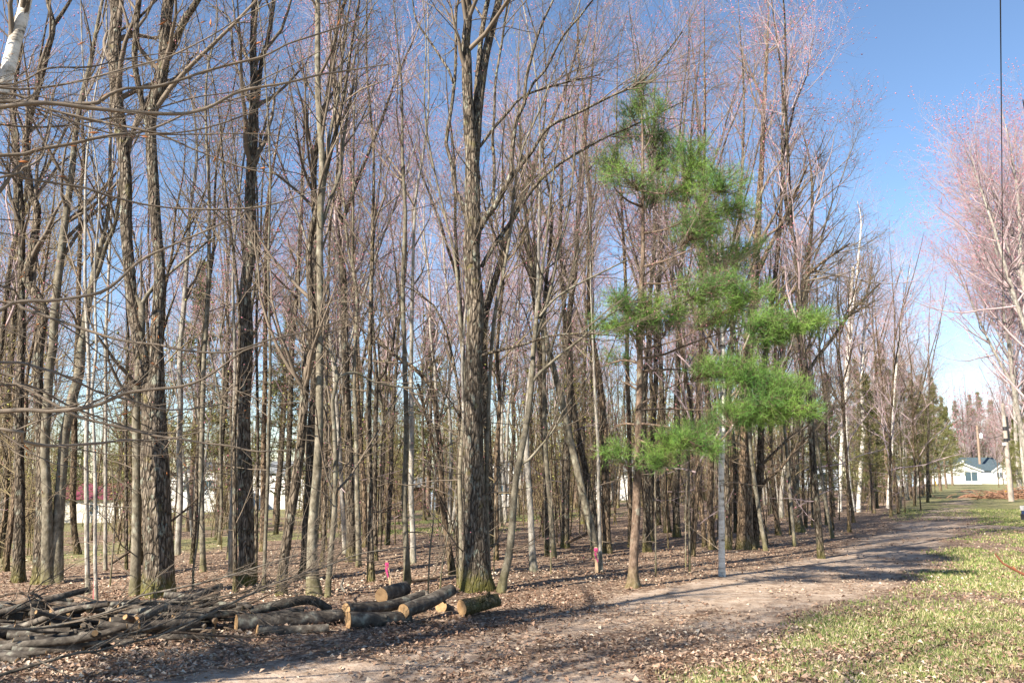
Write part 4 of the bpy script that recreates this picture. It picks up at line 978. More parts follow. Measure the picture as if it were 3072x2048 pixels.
MODELS = {"maple": [make_model(100 + i, "maple") for i in range(5)], "thin": [make_model(200 + i, "thin") for i in range(4)], "brush": [make_model(300 + i, "brush") for i in range(3)],
          "edge": [make_model(400 + i, "edge") for i in range(4)], "multi": [make_model(500 + i, "multi") for i in range(2)], "spread": [make_model(600 + i, "spread") for i in range(2)]}

SIGHT = [(280, 84, 3.4), (590, 108, 3.4), (835, 118, 4.2), (1500, 76, 1.6), (1280, 74, 1.0), (1868, 80, .7), (2474, 92, 2.0), (2704, 118, 3.0)]
def sight(x, y):
    """true where low growth would stand between the viewer and a house"""
    m = np.zeros(len(x), bool)
    for px, yy, hw in SIGHT:
        m |= (np.abs(x / y - (px - 1536) / F) < hw / yy) & (y < yy)
    return m
PLACED = []
def put(kind, x, y, sc_=1.0, rz=0.0, model=None, g=rng, name="bare_tree"):
    tm, cmesh, H = MODELS[kind][g.integers(len(MODELS[kind])) if model is None else model]
    z = float(terrain(np.array([x]), np.array([y]))[0])
    r = link(name, None, None, (x, y, z))
    r.rotation_euler = (g.normal(0, .025), g.normal(0, .025), rz); r.scale = (sc_, sc_, sc_)
    link("trunk", tm, r); link("crown", cmesh, r)
    PLACED.append((r, kind, x, y, z))
    return r
g = np.random.default_rng(21)
taken = []
hero_xy = []
cnt = 0; tries = 0
while cnt < 162 and tries < 20000:
    tries += 1
    y = g.uniform(15, 68); x = g.uniform(-0.66, 0.56) * y
    s = edge_s(x, y)
    if s < 3.2 or s > 46: continue
    if any((x - a) ** 2 + (y - b) ** 2 < (0.75 + y * .018) ** 2 for a, b in taken): continue
    if sight(np.array([x]), np.array([y]))[0] and g.random() < .8: continue
    px, _ = proj((x, y, 0))
    if y < 19 and any(abs(px - hx) < 16 and abs(y - hy) < 1.5 for hx, _s, hy in HERO): continue
    kind = g.choice(["maple", "thin", "brush", "multi"], p=[.40, .30, .22, .08])
    taken.append((x, y)); cnt += 1
    put(kind, x, y, g.uniform(.9, 1.12), g.uniform(0, 6.28), g=g)
# the edge of the wood along the track
for i in range(34):
    y = 16.5 * (78 / 16.5) ** (i / 33) * g.uniform(.97, 1.03)
    s = (g.uniform(0.6, 4.2) if i % 3 else g.uniform(0.3, 1.4)) - np.clip((y - 26) / 14, 0, 1) * 1.3
    x = 0.52 * y - 2.2 - s / .887
    if any((x - a) ** 2 + (y - b) ** 2 < 0.8 for a, b in taken): continue
    taken.append((x, y))
    put(g.choice(["edge", "maple", "thin", "brush"], p=[.5, .15, .15, .2]), x, y, g.uniform(.86, 1.06), g.uniform(0, 6.28), g=g)
for i in range(40):
    y = g.uniform(34, 142); s = g.uniform(-1.0, 4.5)
    x = 0.52 * y - 2.2 - s / .887
    if any((x - a) ** 2 + (y - b) ** 2 < 1.2 for a, b in taken): continue
    if abs(x / y - (2704 - 1536) / F) < 2.4 / 118 and y < 118 and y > 60 and g.random() < .5: continue
    taken.append((x, y))
    put(g.choice(["edge", "multi", "brush"], p=[.4, .2, .4]), x, y, g.uniform(.86, 1.05) * (1 + max(0, y - 70) / 400), g.uniform(0, 6.28), g=g)
# the far side of the open strip on the right
RIGHT = []
for (px, y, sc_) in [(3120, 30, 1.05), (3110, 36, 1.2), (3040, 62, 1.25), (3075, 48, 1.3), (2985, 84, 1.0), (3050, 95, 1.3), (2960, 108, .95), (3270, 33, 1.25), (3120, 41, 1.35), (3090, 54, 1.45), (3150, 60, 1.6), (3020, 74, 1.35), (3060, 44, 1.1), (3000, 100, 1.5), (2975, 150, 1.4), (2930, 172, 1.35)]:
    x = (px - 1536) / F * y * 1.01
    RIGHT.append(put("spread" if y < 75 else "edge", x, y, sc_, g.uniform(0, 6.28), g=g))
for r, t in zip(RIGHT, ["nearest red-budded maple at the right border, trunk outside the view, twigs reaching over the lawn", "tall red-budded maple whose crown hangs in from the right border above the utility pole", "pinkish bare maple directly behind the near utility pole's lamp", "big pinkish maple at the right border, trunk just beyond the near utility pole",
                        "reddish bare tree above the house roof, right of the second pole", "bare tall tree behind the house wing at the right", "small reddish bare tree over the garage roof ridge", "bare red-budded tree outside the right border behind the parked car", "red-budded maple just inside the right border, above the brush heap", "tall pinkish maple behind the brush heap's middle", "tallest pale maple deep behind the utility pole at the right border", "pale pink maple to the left of the near utility pole, farther back", "slim red-budded tree right beside the near utility pole", "tall faded bare tree behind the house wing's right gable", "bare tree between the garage and the house wing, behind the roofs", "thin bare tree over the garage's right eave"]):
    tag(r, t, "tree", "bare trees past the open strip")
    PLACED.pop(next(i for i, q in enumerate(PLACED) if q[0] is r))

# labels for the copied trees: their place among the measured ones
ANCH = sorted([(hx, s_) for hx, s_, _ in HERO if s_ in ("edge trunk", "kinked trunk", "huge trunk", "yellow-mossed trunk", "tall columnar tree", "dark flag tree", "lone straight trunk", "big forked maple", "white-barked trunk", "pale wand", "white pine", "birch", "stout twin left", "dark forked trunk", "right twin birch")])
SHORT = {"stout twin left": "stout furrowed trunk", "dark flag tree": "dark narrow trunk", "pale wand": "pale wand-like tree", "white-barked trunk": "whitish flaky trunk", "right twin birch": "twin pale birches"}
ORD = "first second third fourth fifth sixth seventh eighth ninth tenth eleventh twelfth thirteenth fourteenth fifteenth sixteenth seventeenth eighteenth nineteenth twentieth".split()
def ordn(i):
    if i < 20: return ORD[i]
    return ("twenty-" if i < 29 else "thirty-") + ORD[(i - 20) % 10] if i not in (29,) else "thirtieth"
bins = {}
for q in PLACED:
    px, _ = proj((q[2], q[3], q[4]))
    k = sum(px > a[0] for a in ANCH)
    bins.setdefault((k, q[1] == "brush"), []).append((px, q))
for (k, br), L in bins.items():
    L.sort(key=lambda a: a[0])
    lo = SHORT.get(ANCH[k - 1][1], ANCH[k - 1][1]) if k > 0 else None
    hi = SHORT.get(ANCH[k][1], ANCH[k][1]) if k < len(ANCH) else None
    where = f"between {lo} and {hi}" if lo and hi else (f"beyond {lo} along the track" if lo else f"outside {hi}")
    what = "twiggy low trees" if br else "slim bare trees"
    for i, (_, q) in enumerate(L):
        tag(q[0], f"{ordn(i)} from left among {what} deep {where}", "tree", GROUP_WOOD)

# dark pines in the background
def make_pine(seed, H):
    g = np.random.default_rng(seed)
    tb = MB()
    K = 8; P = np.zeros((K, 3)); P[:, 2] = np.linspace(-.2, H, K); P[:, :2] = np.cumsum(g.normal(0, .04, (K, 2)), 0)
    R = .13 * np.linspace(1, .08, K)
    tubes(tb, P[None], R[None], 8, 0)
    fm = MB(); 
    Q, QR = resample(P, R, 40)
    n = 92
    hz = np.sort(g.uniform(.12, 1.0, n) ** .9) * H
    az = g.uniform(0, 6.28, n)
    L = np.clip((H - hz) / H * 2.6, .15, 2.1) * g.uniform(.6, 1.1, n)
    S = np.stack([np.interp(hz, Q[:, 2], Q[:, 0]), np.interp(hz, Q[:, 2], Q[:, 1]), hz], -1)
    E = S + np.stack([np.cos(az) * L, np.sin(az) * L, L * g.uniform(-.05, .3, n)], -1)
    M_ = (S + E) / 2 - np.array([0, 0, .1])
    BP = np.stack([S, M_, E], 1)
    tubes(tb, BP, np.array([[.02, .013, .006]]).repeat(n, 0), 3, 0)
    m = 14
    t = g.uniform(.25, 1.0, (n, m))[..., None]
    C = S[:, None] + (E - S)[:, None] * t + g.normal(0, .16, (n, m, 3)) * (0.3 + L[:, None, None] * .55)
    D = unit((E - S)[:, None] + g.normal(0, .3, (n, m, 3)) + np.array([0, 0, .25]))
    needles(g, fm, C.reshape(-1, 3), D.reshape(-1, 3), 12, .22, .011, 0)
    return tb.mesh("trunk", [M_PINE_BARK]), fm.mesh("crown", [M_NEEDLE_FAR])
PM = [make_pine(1, 9.0), make_pine(2, 8.0), make_pine(3, 10.0)]
def put_pine(px, y, h, mi, label):
    x = (px - 1536) / F * y * 1.01
    z = float(terrain(np.array([x]), np.array([y]))[0])
    r = thing("pine_tree", (x, y, z), label, "tree", "dark pines in the background")
    s_ = h / (9.0, 8.0, 10.0)[mi]
    r.scale = (s_,) * 3; r.rotation_euler = (0, 0, px * .37)
    tm, fmesh = PM[mi]
    link("trunk", tm, r); link("crown", fmesh, r)
for a in [(600, 38, 12.5, 0, "dark pine rising behind the huge trunk, right side"), (850, 44, 12, 1, "dark pine seen between the yellow-mossed trunk and the leaning grey trunk"), (1035, 40, 11, 2, "dark pine behind the small crooked tree"), (1290, 46, 11.5, 0, "dark pine behind the snapped trunk"),
          (1720, 50, 12, 1, "dark pine behind the steep leaning pair of trunks"), (700, 60, 14, 2, "farther dark pine directly behind the yellow-mossed trunk"), (1160, 62, 13, 0, "farther dark pine between the dark narrow trunk and lone straight trunk"), (420, 56, 12, 1, "dark pine deep behind the smooth upright tree"),
          (2475, 40, 6.5, 1, "low dark pine under the boughs near the dark forked trunk"), (2640, 46, 9.0, 2, "dark pine at the wood's rim past the twin pale birches"), (2700, 58, 10.0, 0, "olive pine on the rim second past the twin pale birches"), (2760, 74, 10.5, 1, "pine near the end of the wood's rim by the track"),
          (2810, 100, 11, 2, "last pine of the rim just left of the white buildings"), (2850, 185, 18, 0, "pine rising behind the garage on its left"), (2895, 190, 20, 2, "pine rising directly behind the garage roof"), (2960, 195, 19, 1, "pine rising behind the white house"), (2790, 84, 11.5, 0, "bushy pine of the rim second before the white buildings"), (2732, 64, 9.5, 2, "short olive pine tucked in the rim past the last birch"), (2825, 128, 12, 1, "pine beside the low white building, at the track's far left"), (2925, 205, 22, 0, "tallest pine standing above the white house roof"), (2995, 170, 14, 2, "pine right of the farther utility pole"), (3035, 120, 13, 0, "pine between the near utility pole and white house wing"), (2590, 36, 6.0, 0, "low olive pine right behind the twin pale birches"), (2420, 30, 5.5, 2, "low pine just right of the dark forked trunk"), (3020, 74, 6.5, 1, "broad pine beside the near utility pole"),
          (3066, 66, 9.5, 0, "dark pine at the right border behind the near utility pole"), (3090, 58, 5.0, 2, "bushy pine low at the right border above the brush heap"), (230, 64, 11, 0, "dark pine above the maroon-roofed shed"), (2560, 56, 9.5, 0, "dark pine directly behind the twin pale birches")]:
    put_pine(*a)

# far wood that closes the view: one mass
def far_wood():
    g = np.random.default_rng(9)
    mb = MB()
    n = 950
    y = g.uniform(70, 150, n); x = g.uniform(-.75, .62, n) * y
    keep = (edge_s(x, y) > 1.5)
    y2 = g.uniform(172, 230, 60); x2 = g.uniform(.3, .46, 60) * y2
    x = np.concatenate([x[keep], x2]); y = np.concatenate([y[keep], y2])
    hs = [(280, 84), (590, 108), (835, 118), (1500, 76), (1280, 74), (1868, 80), (2474, 92), (2704, 118)]
    ok = np.ones(len(x), bool)
    for px, yy in hs:
        hx = (px - 1536) / F * yy
        ok &= ~((np.abs(x / y - hx / yy) < 3.2 / yy) & (y < yy + 8))
    x, y = x[ok], y[ok]
    build("woods", "far bare woods closing the view behind the houses", g, x, y, 10.0, 14.0, M_TWIG_BROWN, None)
    y = g.uniform(170, 225, 170); x = g.uniform(.47, .70, 170) * y
    build("woods", "tall reddish spring woods rising behind the white garage and house", g, x, y, 15.0, 23.0, M_TWIG_PINK, M_BUD_RED)
def build(name, label, g, x, y, h0, h1, twig, bud):
    mb = MB()
    n = len(x); z = terrain(x, y)
    H = g.uniform(h0, h1, n); f = (1.6 if bud else 1.0)
    K = 5
    P = np.zeros((n, K, 3)); t = np.linspace(0, 1, K)
    P[..., 0] = x[:, None] + np.cumsum(g.normal(0, .12, (n, K)), 1); P[..., 1] = y[:, None]; P[..., 2] = z[:, None] + t[None] * H[:, None]
    R = g.uniform(.06, .16, n)[:, None] * np.linspace(1, .15, K)[None]
    tubes(mb, P, R, 5, 0)
    P1, R1 = spawn(g, P, R, int(10 * f), .05 if not bud else .2, 1, (1.5 * f, 4.0 * f), (.35, .9), .1, .15, 4, .5, .03 * f, .4)
    tubes(mb, P1, R1, 3, 1)
    P2, R2 = spawn(g, P1, R1, int(6 * f), .1, 1, (.7 * f, 1.8 * f), (.4, 1.0), .06, .2, 2, .6, .013 * f, .5)
    tubes(mb, P2, R2, 3, 1)
    if bud: buds(g, mb, P2, .3, 2, .3)
    tag(link(name, mb.mesh(name, [M_BARK, twig] + ([bud] if bud else []))), label, None, None, "stuff")
far_wood()

def far_pines():
    g = np.random.default_rng(91)
    mb = MB()
    n = 150
    y = g.uniform(66, 135, n); x = g.uniform(-.72, .50, n) * y
    ok = (edge_s(x, y) > 4) & ~sight(x, y)
    for px, yy, hw in SIGHT: ok &= ~((np.abs(x / y - (px - 1536) / F) < (hw + .6) / yy) & (y < yy + 8))
    for X, Y in zip(x[ok], y[ok]):
        z = float(terrain(np.array([X]), np.array([Y]))[0]); H = g.uniform(7, 12.5)
        tubes(mb, np.array([[[X, Y, z - .2], [X + g.normal(0, .1), Y, z + H * .5], [X, Y, z + H]]]), np.array([[.14, .09, .02]]), 5, 0)
        k = 70
        h = g.uniform(.1, 1, k) ** .85 * H; a = g.uniform(0, 6.28, k); L = np.clip((H - h) / H * 2.6, .15, 2.1) * g.uniform(.4, 1.05, k)
        C = np.stack([X + np.cos(a) * L, Y + np.sin(a) * L, z + h], -1); D = unit(np.stack([np.cos(a), np.sin(a), np.full(k, .3)], -1))
        needles(g, mb, C, D, 9, .62, .034, 1)
    tag(link("woods", mb.mesh("woods", [M_PINE_BARK, M_NEEDLE_FAR])), "distant olive pines standing among the far bare woods", None, None, "stuff")
far_pines()

# thickets of brush and dead twigs under the trees
def underbrush():
    g = np.random.default_rng(31)
    mb = MB()
    # low clumps
    n = 1100
    y = 20 * (115 / 20) ** g.random(n); x = g.uniform(-.68, .58, n) * y
    s = edge_s(x, y)
    keep = (s > 1.2) & (g.random(n) < np.clip((s - 9) / 22, .06, 1) * np.clip((y - 20) / 22, .1, 1) + (y > 50) * .35) & ~((g.random(n) < .97) & sight(x, y))
    x, y = x[keep], y[keep]; n = len(x)
    C = np.stack([x, y, terrain(x, y) - .05], -1)
    K = 5
    i = np.repeat(np.arange(n), 6)
    b = C[i] + g.normal(0, .3, (len(i), 3)) * np.array([1, 1, 0])
    f = np.clip(b[:, 1] / 30, 1, 2.6)
    d = unit(g.normal(0, .35, (len(i), 3)) + np.array([0, 0, 1.0]))
    L = g.uniform(.7, 2.6, len(i)) * np.clip(b[:, 1] / 45, 1, 1.8)
    P = np.zeros((len(i), K, 3)); P[:, 0] = b
    for j in range(1, K):
        d = unit(d + g.normal(0, .14, d.shape)); P[:, j] = P[:, j - 1] + d * (L / (K - 1))[:, None]
    R = np.linspace(.011, .004, K)[None] * f[:, None]
    tubes(mb, P, R, 3, 0)
    P2, R2 = spawn(g, P, R, 7, .2, 1, (.3, 1.1), (.4, 1.1), .04, .2, 2, .6, .014, .5, rmin=.003)
    tubes(mb, P2, R2, 3, 0)
    buds(g, mb, P2, .06, 1, .2)
    # tall thin whips, as high as the lower limbs of the trees
    n = 1500
    y = g.uniform(19, 80, n); x = g.uniform(-.68, .56, n) * y
    s = edge_s(x, y); keep = (s > 1.2) & ~((g.random(n) < .92) & sight(x, y))
    x, y = x[keep], y[keep]; n = len(x)
    K = 6
    P = np.zeros((n, K, 3)); P[:, 0] = np.stack([x, y, terrain(x, y) - .05], -1)
    d = unit(g.normal(0, .1, (n, 3)) + np.array([0, 0, 1.0])); L = g.uniform(2.5, 7.5, n)
    for j in range(1, K):
        d = unit(d + g.normal(0, .07, d.shape)); P[:, j] = P[:, j - 1] + d * (L / (K - 1))[:, None]
    R = np.linspace(.022, .007, K)[None] * np.clip(y / 40, .8, 1.6)[:, None]
    tubes(mb, P, R, 4, 2)
    P1, R1 = spawn(g, P, R, 8, .38, 1, (.5, 1.7), (.5, 1.2), .05, .18, 4, .5, .010, .4)
    tubes(mb, P1, R1, 3, 0)
    P2, R2 = spawn(g, P1, R1, 4, .2, 1, (.25, .7), (.4, 1.0), .04, .2, 2, .7, .006, .6, rmin=.003)
    tubes(mb, P2, R2, 3, 0)
    buds(g, mb, P2, .085, 1, .6)
    tag(link("undergrowth", mb.mesh("undergrowth", [M_TWIG_BROWN, M_BUD_GREEN, M_BARK_WARM])), "tangle of brown brush, whips and twigs under the trees", None, None, "stuff")
underbrush()

# ------------------------------------------------------------------ saplings in front of the wood
def sapling(label, path, group="thin saplings in front of the wood", tw=6, Y=None, mat=None, cap=None):
    g = np.random.default_rng(int(path[0][0] * 3 + path[0][1]))
    base = ground_at(path[0][0], path[0][1])
    if Y is not None: base = at(path[0][0], path[0][1], Y); base[2] = float(terrain(base[:1], base[1:2])[0])
    P = np.array([at(px, py, base[1]) for px, py, _ in path]); P[0] = base - [0, 0, .05]
    W = np.array([w * base[1] / F / 2 for *_, w in path])
    r = thing("sapling", base, label, "sapling", group)
    A, AW = catmull(P, W, .12)
    mb = MB(); tubes(mb, A[None], AW[None], 5, 0)
    link("stem", mb.mesh("stem", [mat or M_BARK_SMOOTH], base), r)
    mb = MB()
    P1, R1 = spawn(g, *[q[None] for q in resample(A, AW, 14)], tw, .3, 1, (.2, .8), (.5, 1.0), .05, .18, 5, .6, .006, .4)
    tubes(mb, P1, R1, 3, 0)
    P2, R2 = spawn(g, P1, R1, 4, .2, 1, (.1, .35), (.4, .9), .04, .2, 3, .7, .003, .5)
    tubes(mb, P2, R2, 3, 0)
    buds(g, mb, P2, .025, 1, .5)
    link("crown", mb.mesh("crown", [M_TWIG, M_BUD_RED], base), r)
sapling("thin bent sapling behind the short stacked log", [(1283, 1790, 5), (1290, 1650, 5), (1300, 1560, 4), (1304, 1400, 3), (1303, 1250, 2)])
sapling("dark sapling leaning right in front of the snapped trunk", [(1319, 1772, 6), (1326, 1700, 5), (1340, 1620, 4), (1352, 1560, 3)])
sapling("grey sapling on bare sunny litter before the dark trunk right of the pine", [(1967, 1730, 5), (1967, 1600, 5), (1966, 1500, 4), (1965, 1400, 3), (1972, 1290, 2)])
sapling("spindly sapling left of the birch with dark foot", [(2069, 1718, 8), (2068, 1620, 7), (2067, 1500, 6), (2068, 1380, 4), (2072, 1250, 3)])
sapling("paler sapling standing second left of the birch", [(2057, 1702, 4), (2057, 1600, 4), (2058, 1500, 3), (2062, 1420, 2)])
sapling("wispy sapling in front of the whitish flaky trunk's sunny clearing", [(1653, 1722, 4), (1652, 1600, 4), (1656, 1500, 3), (1650, 1400, 2)])
sapling("knotty sapling between the big forked maple and slanting young tree", [(1481, 1712, 4), (1484, 1600, 4), (1488, 1480, 3), (1495, 1350, 2)])
sapling("twiggy dark sapling between the slim pale stems and the smooth upright tree", [(330, 1755, 5), (338, 1660, 5), (344, 1560, 4), (340, 1480, 3), (335, 1400, 2)])
sapling("forked sapling in front of the upright slim greenish tree", [(579, 1770, 9), (580, 1700, 7), (590, 1640, 6), (596, 1560, 6), (602, 1480, 5), (610, 1400, 4)])
sapling("thin sapling at the wood's rim before the twin pale birches", [(2518, 1560, 4), (2518, 1500, 4), (2516, 1440, 3), (2512, 1390, 2)])
sapling("crowded thin sapling on the rim left of the last tree by the track", [(2611, 1530, 7), (2612, 1480, 6), (2614, 1400, 5), (2612, 1300, 4)])
sapling("upright dark sapling on the rim nearer the track's far bend", [(2701, 1525, 8), (2702, 1470, 7), (2703, 1400, 6), (2700, 1320, 4)])
sapling("last sapling of the rim where the track meets the lawn", [(2747, 1516, 10), (2748, 1460, 8), (2752, 1410, 7), (2768, 1370, 5), (2780, 1340, 3)])

# ------------------------------------------------------------------ logs, branches on the ground
LOGG = "cut logs in the pile"
def on_ground_y(px, py):
    return ground_at(px, py)
def log(label, a, b, r_px, mids=(), lift=0.0, Yb=None, dy_end=0.0, mat=None, knots=2, tex=0.1, r2=None, Yoff=0.0):
    """a: px centre of the near cut end, b: px centre of the other end; the log rests on the ground below a"""
    g = np.random.default_rng(int(a[0] * 5 + a[1]))
    Y = ground_at(a[0], a[1] + r_px * (1 + lift))[1] + Yoff if Yb is None else Yb
    A = at(a[0], a[1], Y)
    r = r_px * Y / F
    r_b = (r2 if r2 is not None else r_px * .86) * Y / F
    pts = [A] + [at(m_[0], m_[1], Y + dy_end * (i + 1) / (len(mids) + 1)) for i, m_ in enumerate(mids)] + [at(b[0], b[1], Y + dy_end)]
    pts = np.array(pts)
    W = np.linspace(r, r_b, len(pts))
    Q, QW = catmull(pts, W, .07)
    n = len(Q); sides = 16
    root_loc = Q[0].copy()
    T = np.gradient(Q, axis=0); T = unit(T)
    Aa = unit(np.cross(T, np.array([0, 0, 1.0]))); Bb = np.cross(Aa, T)
    an = np.arange(sides) * 2 * math.pi / sides
    L = np.concatenate([[0], np.cumsum(np.linalg.norm(np.diff(Q, axis=0), axis=1))])
    q = np.stack([np.broadcast_to(np.cos(an)[None] * 1.2, (n, sides)), np.broadcast_to(np.sin(an)[None] * 1.2, (n, sides)), np.broadcast_to(L[:, None] * 2.2, (n, sides))], -1)
    rad = QW[:, None] * (1 + tex * vnoise(q.reshape(-1, 3) + a[0], 4).reshape(n, sides))
    V = Q[:, None] + rad[..., None] * (np.cos(an)[None, :, None] * Aa[:, None] + np.sin(an)[None, :, None] * Bb[:, None])
    idx = np.arange(n * sides).reshape(n, sides)
    p_, q_, s_, t_ = idx[:-1], np.roll(idx[:-1], -1, 1), np.roll(idx[1:], -1, 1), idx[1:]
    mb = MB(); mb.add(V.reshape(-1, 3), np.stack([p_, t_, s_, q_], -1).reshape(-1, 4))
    # stubs of cut-off side branches
    for k in range(knots):
        j = int(g.integers(n // 4, max(n // 4 + 1, n - 2))); ang = g.uniform(0, 6.28)
        dirn = np.cos(ang) * Aa[j] + np.sin(ang) * Bb[j] + T[j] * .5
        S = Q[j] + unit(dirn) * QW[j] * .6; E = S + unit(dirn) * QW[j] * g.uniform(.7, 1.2)
        tubes(mb, np.stack([S, E])[None], np.array([[QW[j] * .3, QW[j] * .22]]), 7, 0, cap=True)
    lo = link("log", mb.mesh("log", [mat or M_LOG], root_loc), None, root_loc)
    tag(lo, label, "log", LOGG)
    for e, sgn in ((0, -1), (n - 1, 1)):
        ring = V[e]; c = Q[e] + T[e] * sgn * 0.004
        ring2 = Q[e] + (ring - Q[e]) * .98 + T[e] * sgn * .003
        inner = Q[e] + (ring - Q[e]) * .55 + T[e] * sgn * .006
        vv = np.concatenate([ring2, inner, [c]])
        j = np.arange(sides); j2 = (j + 1) % sides
        mb = MB()
        fq = np.stack([j, j2, sides + j2, sides + j], -1); ft = np.stack([sides + j, sides + j2, np.full(sides, 2 * sides)], -1)
        mb.add(vv, fq if sgn > 0 else fq[:, ::-1], 0, False); mb.v[-1] = vv
        mb.f.append(((ft if sgn > 0 else ft[:, ::-1]), 0, False))
        off = Q[e]
        ce = link("cut_end", mb.mesh("cut_end", [M_CUT], off), lo, off - root_loc)
    return lo
log("thickest front log with broad pale cut end facing the track", (709, 1869), (1025, 1846), 27, mids=[(820, 1862), (930, 1856)], dy_end=.55, r2=21)
log("slimmer log with hollowed cut end lying before the thickest front log", (772, 1890), (985, 1884), 18, mids=[(860, 1892)], dy_end=.25, r2=13)
log("long log at the pile's middle with clean tan cut end", (1045, 1862), (1228, 1852), 25, mids=[(1140, 1858)], dy_end=.35)
log("dark log lying behind the long middle log, its end just above", (1038, 1828), (1275, 1784), 19, mids=[(1160, 1818)], dy_end=.9, Yoff=.05, lift=1.4)
log("heavy dark log propped up slantwise at the pile's right", (1210, 1832), (1356, 1768), 22, mids=[(1285, 1804)], dy_end=.75, lift=.8)
log("short chunky log lying highest, below the pink-flagged stake", (1144, 1787), (1216, 1764), 23, dy_end=.5, r2=21, knots=0)
log("small log with round cut end facing the camera right of the propped log", (1323, 1818), (1368, 1846), 17, dy_end=.55, r2=19)
log("mossy rotten log at the pile's far right end", (1385, 1826), (1492, 1800), 24, mids=[(1440, 1812)], dy_end=.3, tex=.25, mat=M_BARK_WARM, r2=18)
log("curved grey log arching behind the thickest front log", (750, 1832), (988, 1828), 15, mids=[(840, 1812), (905, 1799), (945, 1802)], dy_end=.5, lift=2.2)
log("thin straight log resting on the curved grey log", (784, 1852), (908, 1826), 11, dy_end=.3, lift=2.2, knots=0)
log("dark log with bright round cut end near the flagged sapling", (251, 1816), (332, 1832), 14, dy_end=-.2, lift=1.8)
log("pale log with oval cut end lying slantwise over the left pile", (270, 1868), (378, 1832), 14, dy_end=.5, lift=1.5)
log("little log end poking out above the left pile", (394, 1829), (420, 1824), 8, dy_end=.7, lift=3.0, knots=0)
log("split-ended small log below the pale slanting log", (278, 1885), (370, 1881), 9, dy_end=.2, lift=.8)
log("grey log at the left border with its cut end raised", (118, 1822), (0, 1858), 13, dy_end=-.3, lift=1.6)
log("stubby pale log at the left border below the raised one", (45, 1862), (-60, 1862), 8, dy_end=-.1, lift=2.0, knots=0)
log("mid-grey log tucked under the raised grey log", (121, 1856), (48, 1868), 9, dy_end=-.1, lift=1.2, knots=0)
log("dark long log at the back of the left pile", (432, 1812), (530, 1828), 11, dy_end=.3, lift=2.0)
log("slender log lying across the middle of the left pile", (446, 1841), (584, 1822), 9, dy_end=.2, lift=2.0)
log("reddish short log under the crossing branches", (374, 1892), (454, 1894), 7, dy_end=.1, lift=.5, mat=M_STICK_WARM, knots=0)
log("flat grey weathered log piece in front of the left pile", (501, 1928), (385, 1946), 7, dy_end=-.1, knots=0)
log("narrow brown log along the bottom of the left pile", (344, 1906), (222, 1911), 7, dy_end=.1, knots=0)
log("upright-looking stub of log in the left pile's dark middle", (104, 1892), (140, 1884), 11, dy_end=.3, lift=.3, knots=0)
log("dark rotten log on the ground at the left border", (130, 1915), (-40, 1922), 17, dy_end=.1, tex=.2)
log("dark log sunk low behind the crossing branches", (640, 1896), (480, 1904), 12, dy_end=.35, tex=.15, mat=M_STICK_WARM)
log("dark bottom log between the slanting pale log and thickest log", (560, 1880), (380, 1890), 14, dy_end=.45, tex=.15)
log("round log under the raised logs at the left border", (60, 1888), (-40, 1893), 14, dy_end=.1)
log("dark log wedged beneath the left pile's slanting log", (250, 1900), (110, 1905), 14, dy_end=.4)

for a_, b_, r_, l_, dy_ in [((22, 1905), (210, 1894), 16, "thick grey log lying level near the left border", .2), ((150, 1876), (330, 1862), 14, "dark log under the crossing bare branch", .3), ((330, 1864), (520, 1856), 15, "broad shaded log behind the bright cut ends", .35), ((420, 1878), (600, 1866), 14, "brown log at the heart of the pile pointing right", .3),
                            ((210, 1842), (60, 1836), 12, "grey log on top behind the raised log", .2), ((-30, 1840), (70, 1848), 14, "heavy log end cut by the left border", .1), ((520, 1850), (700, 1838), 13, "shaded log reaching back beneath the curved grey log", .45), ((640, 1905), (470, 1912), 10, "low slim log before the thickest log's cut end", .05),
                            ((40, 1950), (250, 1940), 19, "fat dark log lying lowest and nearest at the pile's left front", .15), ((-40, 1972), (90, 1966), 17, "dark log end at the left border under the diagonal pale branch", .1), ((235, 1938), (400, 1926), 15, "shaded log in front of the flat grey weathered piece", .2), ((70, 1925), (260, 1915), 17, "thick shaded log in the second row of the left pile", .25),
                            ((300, 1908), (440, 1904), 10, "short log lying in shade at the foot of the left pile", .1), ((90, 1868), (240, 1850), 12, "weathered log leaning up from the pile's left part", .3)]:
    log(l_, a_, b_, r_, dy_end=dy_, lift=max(0, (1925 - a_[1]) / 20), tex=.16)

def fallen(label, path, Y0, Y1, name="fallen_branch", twigs=8, mat=None, w_end=3, g=None, red=False):
    g = np.random.default_rng(int(abs(path[0][0]) * 3 + path[0][1]))
    m = len(path)
    P = np.array([at(px, py, Y0 + (Y1 - Y0) * i / (m - 1)) for i, (px, py, _) in enumerate(path)])
    W = np.array([w * p[1] / F / 2 for (_, _, w), p in zip(path, P)])
    gz = terrain(P[:, 0], P[:, 1])
    P[:, 2] = np.maximum(P[:, 2], gz + W * .8)
    A, AW = catmull(P, W, .1)
    base = P[0].copy(); base[2] = gz[0]
    r = thing(name, base, label, "branch", "cut branches on the log pile")
    mb = MB(); stem_mesh(mb, A, AW, 8, 3, 0, 0, 0, None, .1)
    link("stem", mb.mesh("stem", [mat or M_STICK], base), r)
    mb = MB()
    P1, R1 = spawn(g, *[q[None] for q in resample(A, AW, 20)], int(twigs * 1.6), .15, 1, (.3, 1.2), (.3, .8), .02, .16, 5, .55, .009, .35)
    tubes(mb, P1, R1, 4, 0)
    P2, R2 = spawn(g, P1, R1, 5, .2, 1, (.15, .5), (.4, .9), .02, .18, 4, .7, .004, .5)
    tubes(mb, P2, R2, 3, 0)
    if twigs: link("twig", mb.mesh("twig", [M_TWIG], base), r)
S7 = .3189
def z7(L): return [(x * S7, 1700 + y * S7, w) for x, y, w in L]
